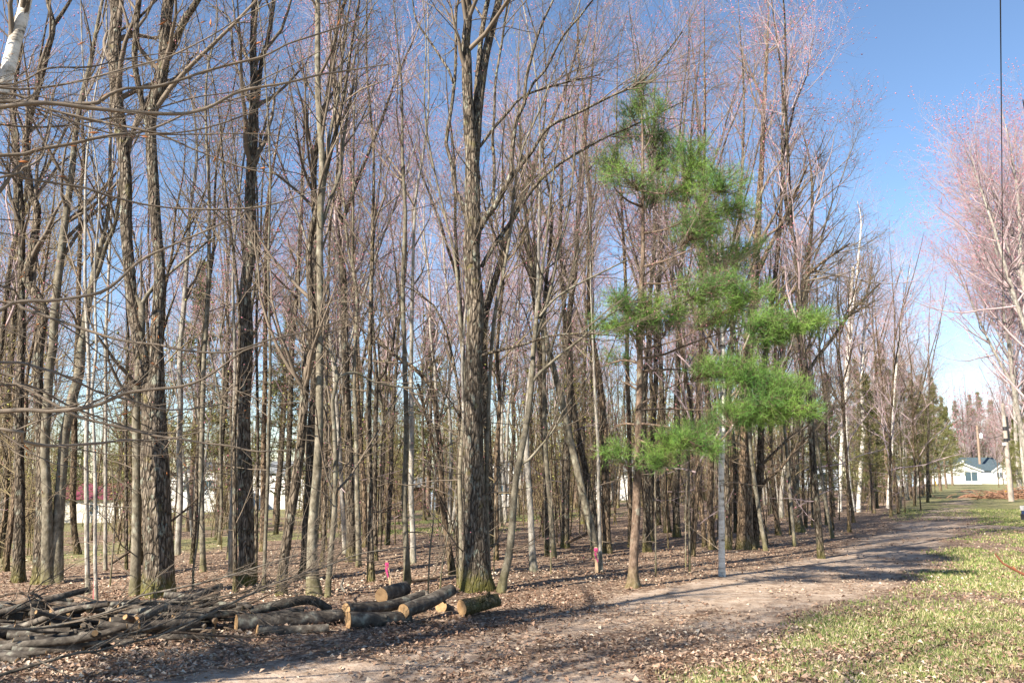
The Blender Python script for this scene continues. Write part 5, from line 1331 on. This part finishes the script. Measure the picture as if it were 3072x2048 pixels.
fallen("long bare branch sweeping over the left pile from the border, highest one", z7([(-60, 570, 9), (150, 582, 9), (300, 580, 8), (550, 545, 8), (850, 475, 8), (1150, 375, 7), (1350, 322, 7), (1700, 330, 6), (2000, 290, 5), (2352, 230, 4)]), 7.6, 9.0)
fallen("thin branch rising right from the left pile towards the yellow-mossed trunk", z7([(1160, 360, 7), (1320, 270, 6), (1550, 225, 6), (1750, 180, 5), (2000, 125, 5), (2352, 20, 4), (2800, -120, 3)]), 8.4, 8.8, twigs=6)
fallen("long pale branch reaching diagonally from the near corner across the pile", z7([(-80, 1040, 9), (250, 940, 9), (500, 870, 8), (750, 800, 8), (900, 795, 7), (1100, 735, 6), (1350, 680, 6), (1500, 640, 5), (1700, 550, 5), (1900, 470, 4), (2352, 260, 4), (2700, 150, 2)]), 6.7, 7.7)
fallen("short crooked stick lying on litter near the corner", z7([(350, 870, 5), (450, 920, 5), (520, 955, 4), (600, 1000, 3)]), 6.8, 6.6, twigs=2)
fallen("dark branch curving up over the raised grey log", z7([(-40, 300, 6), (60, 260, 6), (200, 240, 6), (340, 260, 7), (440, 340, 6), (500, 410, 6), (580, 488, 6), (830, 470, 4)]), 9.0, 8.2, mat=M_STICK_WARM, twigs=5)
fallen("twiggy branch crossing the pile's dark middle", z7([(800, 790, 5), (1000, 690, 5), (1200, 625, 5), (1400, 580, 5), (1560, 520, 4), (1750, 430, 4), (2000, 320, 3)]), 7.3, 8.2, twigs=9)
fallen("branch lying flat below the thickest log", z7([(1560, 610, 7), (1750, 620, 7), (2050, 645, 6), (2352, 655, 5), (2600, 660, 3)]), 7.9, 8.2, mat=M_STICK_WARM, twigs=4)
fallen("slim dark branch angled up through the pile's left", z7([(20, 480, 5), (170, 370, 4), (310, 300, 4), (420, 240, 3)]), 8.3, 8.8, twigs=5, mat=M_STICK_WARM)
fallen("bundle-top branch rising right past the leaning grey trunk", [(500, 1905, 7), (590, 1862, 6), (680, 1815, 6), (760, 1775, 5), (860, 1735, 5), (960, 1705, 4), (1080, 1660, 3), (1220, 1640, 2)], 8.0, 9.0, twigs=12)
fallen("springy branch rising right above the curved log", [(560, 1830, 5), (660, 1800, 5), (760, 1765, 4), (860, 1740, 4), (950, 1700, 3), (1020, 1660, 2)], 8.6, 9.3, twigs=12, mat=M_STICK_WARM)
fallen("thin branch tangle rising behind the curved log", [(700, 1835, 5), (770, 1800, 5), (850, 1760, 4), (905, 1720, 3), (980, 1650, 3), (1020, 1600, 2)], 9.0, 9.6, twigs=12, mat=M_STICK_WARM)
fallen("dead limb propped on a trunk between the leaning pair and white-barked trunk", [(1672, 1640, 9), (1710, 1622, 9), (1764, 1600, 8)], 19.5, 18.0, twigs=3, mat=M_STICK_WARM)
fallen("dead pole propped against the huge trunk's right side", [(330, 1692, 7), (380, 1660, 7), (440, 1616, 6), (500, 1573, 6), (560, 1525, 5), (620, 1465, 4)], 14.5, 15.5, twigs=4, mat=M_STICK_WARM)
fallen("dead branch bent along the ground by the snapped trunk's foot", [(1235, 1742, 8), (1280, 1738, 8), (1320, 1728, 6), (1345, 1712, 4)], 11.9, 12.3, twigs=3, mat=M_STICK_WARM)
fallen("peeled twig lying in litter left of the upright slim greenish tree", [(1030, 1735, 7), (1024, 1758, 7), (1036, 1775, 6)], 11.4, 11.0, twigs=0, mat=M_STICK)

def tangle():
    g = np.random.default_rng(66)
    for i in range(90):
        px = g.uniform(-90, 660); py = g.uniform(1862, np.interp(px, [-90, 150, 400, 660], [1990, 1965, 1915, 1890]))
        Y = ground_at(px, py + 8)[1]
        c = at(px, py, Y)
        L = g.uniform(.35, 1.3); az = g.normal(.2, .75); r_ = g.uniform(.010, .03) if i % 3 else g.uniform(.03, .05)
        d = np.array([math.cos(az), math.sin(az) * .8, g.normal(.0, .14)]); d /= np.linalg.norm(d)
        c[2] = float(terrain(c[:1], c[1:2])[0]) + r_ + g.uniform(.0, .27) * math.exp(-((py - 1890) / 60) ** 2)
        P = np.stack([c - d * L / 2, c - d * L / 6 + g.normal(0, .02, 3), c + d * L / 6 + g.normal(0, .02, 3), c + d * L / 2])
        P[:, 2] = np.maximum(P[:, 2], terrain(P[:, 0], P[:, 1]) + r_)
        A, AW = catmull(P, np.array([1, .95, .85, .7]) * r_, .08)
        mb = MB(); tubes(mb, A[None], AW[None], 8, 0)
        o = link("stick", mb.mesh("stick", [M_LOG if i % 5 else M_STICK_WARM], P[0]), None, P[0])
        tag(o, "short stick jumbled among the logs at the pile's left half", "stick", "sticks jumbled in the log pile")
        for e, sg in ((0, 1), (-1, -1)):
            mb = MB(); q = A[e]; tubes(mb, np.stack([q + sg * .004 * d, q - sg * .003 * d])[None], np.array([[AW[e] * .93, AW[e] * .93]]), 8, 0, cap=True)
            link("cut_end", mb.mesh("cut_end", [M_CUT], q), o, q - P[0])
tangle()

# ------------------------------------------------------------------ survey stakes
M_LATH = plain("lath_wood", (0.42, 0.31, 0.20), .2, 8)
M_PINK = plain("pink_flagging", (0.55, 0.07, 0.20), .15, 8, rough=.5)
M_REDPAINT = plain("faded_red_paint", (0.42, 0.13, 0.13), .2, 8)
M_YELLOW = plain("yellow_paint", (0.75, 0.48, 0.06), .1, 5, rough=.5)
def stake(label, foot, top, mat, ribbon=True, w=8):
    b = ground_at(*foot); Y = b[1]
    t = at(top[0], top[1], Y)
    r = thing("survey_stake", b, label, "stake", "survey stakes")
    mb = MB(); d = unit(t - b); s = np.array([1.0, 0, 0]) * w * Y / F / 2; k = np.array([0, 1.0, 0]) * .008
    lo = b - d * .1
    V = np.array([lo - s - k, lo + s - k, lo + s + k, lo - s + k, t - s - k, t + s - k, t + s + k, t - s + k])
    mb.add(V, np.array([[0, 3, 2, 1], [4, 5, 6, 7], [0, 1, 5, 4], [1, 2, 6, 5], [2, 3, 7, 6], [3, 0, 4, 7]]), 0, False)
    link("lath", mb.mesh("lath", [mat], b), r)
    if ribbon:
        g = np.random.default_rng(int(foot[0]))
        mb = MB()
        for q in range(3):
            p = t - d * (.02 + .05 * q); n_ = 7
            a = np.linspace(0, 1, n_)
            side = g.uniform(-1, 1)
            c = p + np.stack([side * .03 * a + .012 * np.sin(a * 7 + q), -.015 - .02 * a, -.12 * a ** 1.2], -1)
            wv = np.array([.010, .005, 0]) * (1 + .3 * np.sin(a * 9 + q))[:, None]
            VV = np.concatenate([c - wv, c + wv]); j = np.arange(n_ - 1)
            mb.add(VV, np.stack([j, j + 1, n_ + j + 1, n_ + j], -1), 0, True)
        box(mb, t - d * .04, (w * Y / F * 1.25, .024, .05))
        link("ribbon", mb.mesh("ribbon", [M_PINK], b), r)
stake("wooden stake with bright pink ribbon behind the short chunky log", (1173, 1758), (1159, 1682), M_LATH)
stake("faded red stake standing before the knobbly thin stem", (283, 1815), (287, 1715), M_REDPAINT, False, 10)
stake("pink-ribboned stake beside the leaning pair of trunks", (1790, 1718), (1787, 1640), M_LATH)

# ------------------------------------------------------------------ utility poles, wires, posts
M_POLE = plain("weathered_pole_wood", (0.42, 0.36, 0.31), .2, 3, bstr=.3)
M_POLE_PALE = plain("pale_pole_wood", (0.55, 0.50, 0.45), .15, 3)
M_POLE_DARK = plain("brown_pole_wood", (0.27, 0.20, 0.15), .2, 3)
def pole(label, foot, top, w0, w1, lamp=None, transformer=None):
    b = ground_at(*foot); Y = b[1]; t = at(top[0], top[1], Y)
    r = thing("utility_pole", b, label, "utility pole", "wooden utility poles")
    mb = MB(); P = np.array([b - [0, 0, .3], b, b + (t - b) * .5, t]); W = np.array([w0, w0, (w0 + w1) / 2, w1]) * Y / F / 2
    Q, QW = catmull(P, W, .5); stem_mesh(mb, Q, QW, 12, 2, 0, 0, 0, None, .03)
    link("post", mb.mesh("post", [M_POLE_DARK if transformer else M_POLE], b), r)
    if lamp:
        mb = MB(); p0 = t - [0, 0, .22]; 
        tubes(mb, np.array([[p0, p0 + [.45, -.1, .08], p0 + [.95, -.2, .10]]]), np.array([[.025] * 3]), 6, 0)
        arm = link("lamp_arm", mb.mesh("lamp_arm", [M_TRIM], b), r)
        mb = MB(); c = p0 + np.array([1.0, -.2, .02])
        tubes(mb, np.array([[c + [0, 0, .14], c + [0, 0, .06], c + [0, 0, -.02], c + [0, 0, -.22], c + [0, 0, -.24]]]), np.array([[.05, .1, .16, .15, .05]]), 12, 0, cap=True)
        link("lamp_head", mb.mesh("lamp_head", [M_TRIM], b), arm)
        for hz_, m_ in ((.62, M_DARK), (.74, M_DARK)):
            mb = MB(); c = b + (t - b) * (1 - (1 - hz_)); rr = W[-1] * 1.25
            tubes(mb, np.array([[c - [0, 0, .12], c + [0, 0, .12]]]), np.array([[rr, rr]]), 12, 0, cap=True)
            link("band", mb.mesh("band", [m_], b), r)
        mb = MB(); c = b + (t - b) * .74
        box(mb, c + [.13, -.05, 0], (.12, .12, 1.5)); link("conduit", mb.mesh("conduit", [M_DARK], b), r)
        mb = MB(); c = b + (t - b) * .58 + np.array([-.17, -.06, 0]); box(mb, c, (.16, .16, .18)); link("meter_box", mb.mesh("meter_box", [M_TRIM], b), r)
    if transformer:
        mb = MB(); c = b + (t - b) * .82 + np.array([.45, -.35, 0])
        tubes(mb, np.array([[c - [0, 0, .5], c - [0, 0, .45], c + [0, 0, .35], c + [0, 0, .5]]]), np.array([[.25, .3, .3, .15]]), 14, 0, cap=True)
        link("transformer", mb.mesh("transformer", [M_TRIM], b), r)
        mb = MB(); box(mb, c + [-.25, .2, .1], (.5, .3, .1)); link("bracket", mb.mesh("bracket", [M_DARK], b), r)
    return b, t
b1, t1 = pole("near wooden utility pole with a lamp arm on the right lawn", (3034, 1503), (3008, 1210), 16, 10, lamp=True)
b2, t2 = pole("farther wooden pole with white transformer in front of the garage", (2944, 1449), (2931, 1276), 8, 6, transformer=True)
def wire(label, A, B, sag, rad=.011):
    n = 24; a = np.linspace(0, 1, n)[:, None]
    P = A * (1 - a) + B * a; P[:, 2] -= sag * 4 * (a * (1 - a))[:, 0]
    mb = MB(); tubes(mb, P[None], np.full((1, n), rad), 5, 0)
    o = link("power_line", mb.mesh("power_line", [M_DARK], A), None, A)
    tag(o, label, "wire", "overhead wires")
wire("single black wire running overhead from the near utility pole towards the viewer", t1 - [0, 0, .1], at(3001, -30, 8.6), .25, .008)
wire("short wire slung between the two utility poles", t1 - [0.05, 0, 1.9], t2 - [0, 0, .8], .8, .02)
wire("second overhead wire close to the photo's right border", t1 + [1.6, -4, 1.4], at(3069, 300, 16), .3, .012)
def post(label, foot, top, w):
    b = ground_at(*foot); Y = b[1]; t = at(top[0], top[1], Y)
    r = thing("marker_post", b, label, "post", "yellow marker posts")
    mb = MB(); c = (b + t) / 2; box(mb, c, (w * Y / F, w * Y / F * .6, t[2] - b[2])); link("post", mb.mesh("post", [M_YELLOW], b), r)
    mb = MB(); box(mb, t + [0, 0, .02], (w * Y / F * 1.15, w * Y / F * .75, .06)); link("cap", mb.mesh("cap", [M_YELLOW], b), r)
post("yellow marker post on the lawn just left of the near utility pole", (3018, 1494), (3017, 1474), 5)
post("yellow marker post on grass left of the garage drive", (2807, 1456), (2806, 1443), 4)

# brush heap on the right lawn
def heap():
    g = np.random.default_rng(3)
    c = at(3085, 1466, 58); c[2] = 0
    mb = MB(); n = 700
    p = c + g.normal(0, 1, (n, 3)) * np.array([2.6, 1.0, 0]) + np.array([1.5, 0, 0]); p[:, 2] = np.abs(g.normal(0, .3, n)) * np.exp(-((p[:, 0] - c[0] - 1.5) / 6) ** 2)
    d = unit(g.normal(size=(n, 3)) * np.array([1, .7, .22])); L = g.uniform(.5, 1.6, n)[:, None]
    P = np.stack([p - d * L / 2, p + g.normal(0, .05, (n, 3)), p + d * L / 2], 1); P[..., 2] = np.maximum(P[..., 2], .02)
    tubes(mb, P, np.full((n, 3), .03), 3, 0)
    o = link("brush_heap", mb.mesh("brush_heap", [plain("raked_brush", (.30, .17, .11), .3, 2)], c), None, c)
    o["kind"] = "stuff"; o["label"] = "low heap of raked brown brush on the right lawn"
heap()

# car at the right border
def car():
    M_BLUE = plain("dark_blue_car_paint", (0.03, 0.07, 0.20), .05, 2, rough=.25, spec=.6)
    M_TYRE = plain("tyre_rubber", (0.02, 0.02, 0.02), .2, 6, rough=.9)
    M_RIM = plain("alloy_rim", (0.5, 0.5, 0.52), .1, 4, rough=.35)
    Y = 22.5
    x0 = at(3062, 1560, Y + 1.65)[0]
    z = float(terrain(np.array([x0 + 2]), np.array([Y]))[0])
    o = np.array([x0, Y, z])
    r = thing("parked_car", o, "dark blue car parked on the side drive, only its front end in view", "car")
    prof = [(0.0, .38), (0.02, .62), (.12, .74), (.5, .84), (1.15, .93), (1.75, 1.36), (2.2, 1.46), (3.1, 1.45), (3.75, 1.12), (4.3, 1.02), (4.42, .8), (4.42, .4), (4.2, .26), (.3, .24)]
    n = len(prof); V = []
    for yy, inset in ((0.0, .1), (.14, 0.0), (1.56, 0.0), (1.7, .1)):
        for (px, pz) in prof:
            V.append((px + (inset * .5 if px < .2 else (-inset * .5 if px > 4.2 else 0)), yy + (0.18 * (1 if yy < .8 else -1) if pz > 1.2 else 0), pz - (inset * .4 if pz > .6 else 0)))
    V = np.array(V) + o
    mb = MB(); idx = np.arange(4 * n).reshape(4, n)
    a = idx[:-1]; b = np.roll(a, -1, 1); d = idx[1:]; c = np.roll(d, -1, 1)
    mb.add(V, np.stack([a, b, c, d], -1).reshape(-1, 4), 0, True)
    cen = np.array([[2.2, .1, .7], [2.2, 1.6, .7]]) + o
    for e, k in ((0, 0), (3, 1)):
        vv = np.concatenate([V[idx[e]], cen[k:k + 1]]); j = np.arange(n)
        f = np.stack([j, (j + 1) % n, np.full(n, n)], -1)
        mb.add(vv, f if e else f[:, ::-1], 0, True)
    link("body", mb.mesh("body", [M_BLUE], o), r)
    for wx in (.85, 3.5):
        for wy in (.08, 1.62):
            c = o + np.array([wx, wy, .32]); dv = np.array([0, .1, 0])
            mb = MB(); tubes(mb, np.array([[c - dv, c - dv * .6, c + dv * .6, c + dv]]), np.array([[.27, .32, .32, .27]]), 20, 0, cap=True)
            w = link("wheel", mb.mesh("wheel", [M_TYRE], o), r)
            mb = MB(); tubes(mb, np.array([[c - dv * 1.06, c - dv * .9, c + dv * .9, c + dv * 1.06]]), np.array([[.17, .19, .19, .17]]), 14, 0, cap=True)
            link("rim", mb.mesh("rim", [M_RIM], o), w)
    for wy in (.22, 1.48):
        part_ = MB(); box(part_, o + np.array([.06, wy, .66]), (.12, .3, .13)); link("headlight", part_.mesh("headlight", [M_RIM], o), r)
    mb = MB()
    q = np.array([(1.2, .3, .98), (1.2, 1.4, .98), (1.72, 1.3, 1.36), (1.72, .4, 1.36)]) + o + np.array([-.03, 0, .03])
    mb.add(q, np.array([[0, 3, 2, 1]]), 0, False); link("windscreen", mb.mesh("windscreen", [M_GLASS], o), r)
    for yy in (.045, 1.655):
        q = np.array([(1.5, yy, 1.0), (3.45, yy, 1.0), (3.0, yy + (.15 if yy < 1 else -.15), 1.38), (1.95, yy + (.15 if yy < 1 else -.15), 1.38)]) + o
        mb = MB(); mb.add(q, np.array([[0, 1, 2, 3]]), 0, False); link("side_window", mb.mesh("side_window", [M_GLASS], o), r)
    mb = MB(); box(mb, o + np.array([-.01, .85, .42]), (.08, 1.4, .16)); link("bumper", mb.mesh("bumper", [M_DARK], o), r)
car()

# reddish twig that reaches in at the right border
sp = [(3160, 1790, 9), (3110, 1745, 8), (3072, 1722, 8), (3040, 1706, 7), (3010, 1690, 6), (2997, 1675, 5), (2985, 1660, 4)]
def right_shrub():
    g = np.random.default_rng(8)
    Y = 4.2
    b = np.array([at(3400, 1500, Y)[0], Y, 0.0])
    r = thing("shrub", b, "red-stemmed shrub at the right border with one twig reaching into view", "shrub")
    P = np.array([b] + [at(px, py, Y) for px, py, _ in sp]); W = np.array([.012] + [w * Y / F / 2 for *_, w in sp])
    A, AW = catmull(P, W, .04)
    mb = MB(); tubes(mb, A[None], AW[None], 6, 0)
    M_RED = plain("red_brown_twig", (.24, .09, .05), .25, 6)
    link("stem", mb.mesh("stem", [M_RED], b), r)
    for i in range(5):
        d = np.array([g.uniform(.2, 1.0), g.normal(0, .5), 1.2]); L = np.array([b, b + d * .4, b + d * g.uniform(.8, 1.1) + g.normal(0, .1, 3)])
        A, AW = catmull(L, np.array([.01, .007, .003]), .1); mb = MB(); tubes(mb, A[None], AW[None], 5, 0); link("stem", mb.mesh("stem", [M_RED], b), r)
    tip = [(2997, 1672, 3), (3005, 1664, 3), (3012, 1668, 2)]
    mb = MB(); s2 = np.array([[at(3050, 1712, Y), at(3042, 1702, Y), at(3038, 1696, Y)]]); tubes(mb, s2, np.array([[.005, .004, .001]]), 5, 0)
    link("bud", mb.mesh("bud", [M_BUD_TAN], b), r)
right_shrub()

# ------------------------------------------------------------------ the beech whose branches hang in from the left
def overhang():
    g = np.random.default_rng(4)
    tx, ty = -5.0, 4.6
    bz = float(terrain(np.array([tx]), np.array([ty]))[0])
    base = np.array([tx, ty, bz])
    r = thing("beech_tree", base, "beech just out of view whose long thin branches arch in from the left border", "tree")
    z = np.linspace(-.2, 11, 14); P = np.stack([tx + .06 * np.sin(z), ty + .05 * np.cos(z * .8), bz + z], -1); W = .16 * np.linspace(1, .12, 14)
    Q, QW = catmull(P, W, .25); mb = MB(); stem_mesh(mb, Q, QW, 14, 3, .5, 0, 0, bz)
    link("trunk", mb.mesh("trunk", [M_BARK_SMOOTH], base), r)
    R0 = lambda L: [(x * .4783, y * .4783, w) for x, y, w in L]
    R4 = lambda L: [(x * .4354, 650 + y * .4354, w) for x, y, w in L]
    Z5 = lambda L: [(x * .351, 1000 + y * .351, w) for x, y, w in L]
    BR = [(5.4, R0([(0, 560, 6), (200, 550, 6), (380, 530, 6), (560, 495, 5), (750, 450, 5), (900, 410, 5), (1100, 340, 5), (1310, 240, 4), (1500, 130, 4), (1740, 0, 3)])),
          (4.9, R0([(0, 640, 10), (350, 648, 10), (620, 640, 10), (690, 590, 9), (800, 550, 8), (950, 545, 8), (1110, 505, 8), (1300, 440, 7), (1500, 385, 7), (1650, 350, 6), (1800, 275, 5), (1950, 230, 5), (2141, 170, 4), (2400, 60, 2)])),
          (4.7, R0([(0, 665, 12), (300, 655, 12), (550, 680, 11), (800, 700, 11), (1080, 705, 10), (1290, 680, 9), (1520, 580, 8), (1800, 530, 7), (2000, 470, 6), (2141, 440, 5), (2450, 400, 3)])),
          (5.2, R0([(0, 965, 10), (250, 930, 9), (480, 905, 9), (700, 860, 8), (860, 835, 7), (1000, 790, 6), (1200, 700, 5), (1500, 610, 4), (1750, 540, 2)])),
          (5.8, R0([(0, 1070, 6), (150, 1105, 6), (400, 1160, 6), (560, 1195, 6), (700, 1250, 6), (900, 1295, 5), (1200, 1310, 5), (1550, 1300, 5), (1800, 1250, 4), (2000, 1180, 3), (2300, 1110, 2)])),
          (5.0, R4([(0, 645, 10), (90, 600, 9), (330, 590, 8), (550, 540, 8), (760, 470, 8), (950, 320, 7), (1150, 220, 6), (1400, 100, 5), (1630, 0, 4), (1800, -90, 3)])),
          (5.5, R4([(0, 585, 8), (150, 625, 8), (400, 720, 7), (600, 790, 7), (850, 860, 6), (1100, 885, 6), (1300, 925, 6), (1550, 940, 5), (1700, 905, 5), (1850, 850, 4), (2050, 805, 4), (2352, 710, 3), (2560, 640, 2)])),
          (4.6, R4([(0, 1340, 11), (330, 1340, 10), (600, 1310, 9), (760, 1250, 9), (860, 1200, 8), (1030, 1170, 8), (1250, 1150, 7), (1400, 1100, 6), (1550, 1010, 5), (1700, 910, 4), (1850, 870, 3)])),
          (5.6, Z5([(0, 340, 7), (120, 420, 7), (300, 520, 7), (500, 640, 7), (700, 740, 7), (1000, 810, 6), (1200, 860, 6), (1330, 890, 6), (1500, 910, 6), (1700, 940, 5), (1950, 960, 5), (2189, 1000, 4), (2600, 990, 2)])),
          (4.4, Z5([(0, 820, 9), (200, 930, 9), (400, 975, 9), (600, 970, 8), (850, 950, 7), (1050, 910, 6), (1200, 905, 5), (1500, 880, 3), (1900, 800, 2)])),
          (6.2, R4([(0, 1010, 7), (300, 1060, 6), (520, 1130, 6), (680, 1190, 6), (900, 1250, 5), (1160, 1330, 4), (1500, 1300, 3), (1800, 1180, 2)])),
          (5.3, R0([(0, 580, 7), (300, 680, 6), (600, 760, 5), (900, 830, 5), (1050, 842, 4), (1300, 800, 4), (1600, 700, 3)])),
          (5.9, R0([(0, 600, 6), (200, 640, 6), (500, 720, 5), (800, 790, 5), (1100, 870, 5), (1300, 960, 4), (1500, 1050, 4), (1800, 1100, 2)])),
          (5.6, R0([(0, 610, 6), (250, 690, 5), (520, 770, 5), (800, 840, 4), (1050, 846, 4), (1600, 840, 3), (2000, 900, 2)])),
          (6.4, R4([(0, 480, 5), (130, 560, 5), (250, 640, 5), (420, 740, 4), (560, 830, 4), (700, 960, 3), (900, 1050, 2)])),
          (5.1, R0([(0, 1120, 6), (150, 1060, 6), (260, 1010, 6), (300, 900, 5), (330, 760, 4), (350, 560, 3), (500, 400, 2)])),
          (6.0, R0([(0, 530, 5), (300, 430, 5), (560, 420, 4), (760, 370, 4), (1000, 330, 3), (1250, 330, 3), (1500, 420, 2)])),
          (6.3, R0([(0, 760, 5), (400, 780, 5), (800, 720, 4), (1200, 610, 4), (1500, 560, 3), (1800, 420, 3), (2100, 300, 2)])),
          (5.7, R4([(0, 1160, 6), (250, 1180, 6), (480, 1290, 5), (700, 1390, 5), (950, 1480, 4), (1200, 1500, 3), (1450, 1440, 2)]))]
    for Y, L in BR:
        end_dy = g.uniform(-.1, 1.2)
        m = len(L)
        P = [at(px, py, Y + end_dy * (i / (m - 1))) for i, (px, py, _) in enumerate(L)]
        W = [w * 1.25 * Y / F / 2 for *_, w in L]
        # back to the trunk
        z0 = P[0][2] - .25; k = np.argmin(np.abs(Q[:, 2] - z0)); S = Q[k]
        P = [S, (S + P[0]) / 2 + np.array([0, 0, -.04])] + P; W = [W[0] * 1.5, W[0] * 1.2] + W
        A, AW = catmull(np.array(P), np.array(W), .07)
        nk = max(4, len(A) // 5); kn = np.linspace(0, 1, nk); zz = g.normal(0, .011, (nk, 3)); zz[0] = 0
        A = A + np.stack([np.interp(np.linspace(0, 1, len(A)), kn, zz[:, q]) for q in range(3)], -1)
        AW = AW * (1 + .14 * np.maximum(0, np.sin(np.arange(len(A)) * 1.3)) ** 6)
        mb = MB(); stem_mesh(mb, A, AW, 7, 2, 0, 0, 0, None, .12)
        P1, R1 = spawn(g, *[q[None] for q in resample(A, AW, 30)], 12, .25, 1, (.3, .95), (.35, .85), .02, .12, 6, .5, .004, .4)
        tubes(mb, P1, R1, 4, 0)
        P2, R2 = spawn(g, P1, R1, 4, .15, 1, (.1, .35), (.4, .9), .02, .16, 4, .7, .0018, .6, rmin=.0012)
        tubes(mb, P2, R2, 3, 0)
        br = link("branch", mb.mesh("branch", [M_TWIG], base), r)
        fm = MB(); buds(g, fm, P2, .024, 0, .5, 1, .12); buds(g, fm, P1, .085, 0, .22, 1, .085)
        link("foliage", fm.mesh("foliage", [M_BUD_TAN], base), br)
    mb = MB()
    crown_levels(g, mb, [Q], [QW], np.array([16]), 6, 4, (1.2, 2.6), (.5, 1.2), (.2, .6), (.5, 1.0), low=np.array([2]), bud=(1, .03, .3))
    link("crown", mb.mesh("crown", [M_TWIG, M_BUD_TAN], base), r)
overhang()
# leaning birch that enters at the top left corner
def corner_birch():
    g = np.random.default_rng(14)
    Y = 7.4
    path = [(-5, 300, 46), (10, 253, 44), (24, 205, 42), (43, 129, 38), (62, 72, 36), (79, 0, 34), (100, -90, 30), (130, -260, 22), (150, -500, 12)]
    P = [at(px, py, Y) for px, py, _ in path]
    b = P[0] + (P[0] - P[3]) * 3.6; b[2] = 0
    b[0] = P[0][0] - 1.6; b[2] = float(terrain(b[:1], b[1:2])[0])
    P = np.array([b - [0, 0, .2], (b + P[0]) / 2 + [-.15, 0, 0]] + P); W = np.array([70, 52] + [w for *_, w in path]) * Y / F / 2
    r = thing("birch_tree", b, "leaning white birch entering at the top left corner", "tree", GROUP_WOOD)
    Q, QW = catmull(P, W, .12)
    mb = MB(); stem_mesh(mb, Q, QW, 18, 8, .3, 0, 0, b[2]); link("trunk", mb.mesh("trunk", [M_BIRCH], b), r)
    limb = np.array([at(-10, 60, Y), at(20, 30, Y), at(45, 5, Y), at(70, -40, Y)])
    mb = MB(); crown_levels(g, mb, [Q], [QW], np.array([16]), 5, 4, (1, 2.2), (.4, 1.1), (.2, .5), (.45, 1.0), low=np.array([0]), bud=(1, .03, .4))
    link("crown", mb.mesh("crown", [M_TWIG, M_BUD_TAN], b), r)
corner_birch()

# trees beside and behind the camera: only their shadows reach the picture
SH = []
for (x, y, k, s_) in [(-8.5, 0.0, "maple", 1.0), (-1.5, -8.5, "thin", 1.05), (-13.5, -4.0, "maple", 1.1), (-3.0, -13, "thin", 1.0), (2.5, -12, "thin", 1.0), (-3.0, 0.2, "thin", 1.0), (-5.4, 1.6, "thin", 1.05), (-2.2, -3.6, "thin", 1.1), (-4.9, -4.4, "thin", 1.1), (-8.0, -4.6, "thin", 1.1), (-9.2, -9.0, "thin", 1.1), (-10.5, 3.2, "thin", 1.1)]:
    SH.append(put(k, x, y, s_, g.uniform(0, 6.28), g=g))
for i, r in enumerate(SH):
    tag(r, "bare tree outside the view whose shadow falls across the track", "tree", "bare trees outside the view")

shade_pine = thing("pine_tree", (-6.5, 3.9, 0), "low bushy pine added outside the view to shade the log pile", "tree")  # unseen pine, added so that its shadow darkens the log pile
shade_pine.scale = (.8, .8, .9)
link("trunk", PM[1][0], shade_pine); link("crown", PM[1][1], shade_pine)
print("triangles", sum(sum(len(p.vertices) - 2 for p in m.polygons) if len(m.polygons) < 2000 else len(m.loops) - 2 * len(m.polygons) for m in bpy.data.meshes))
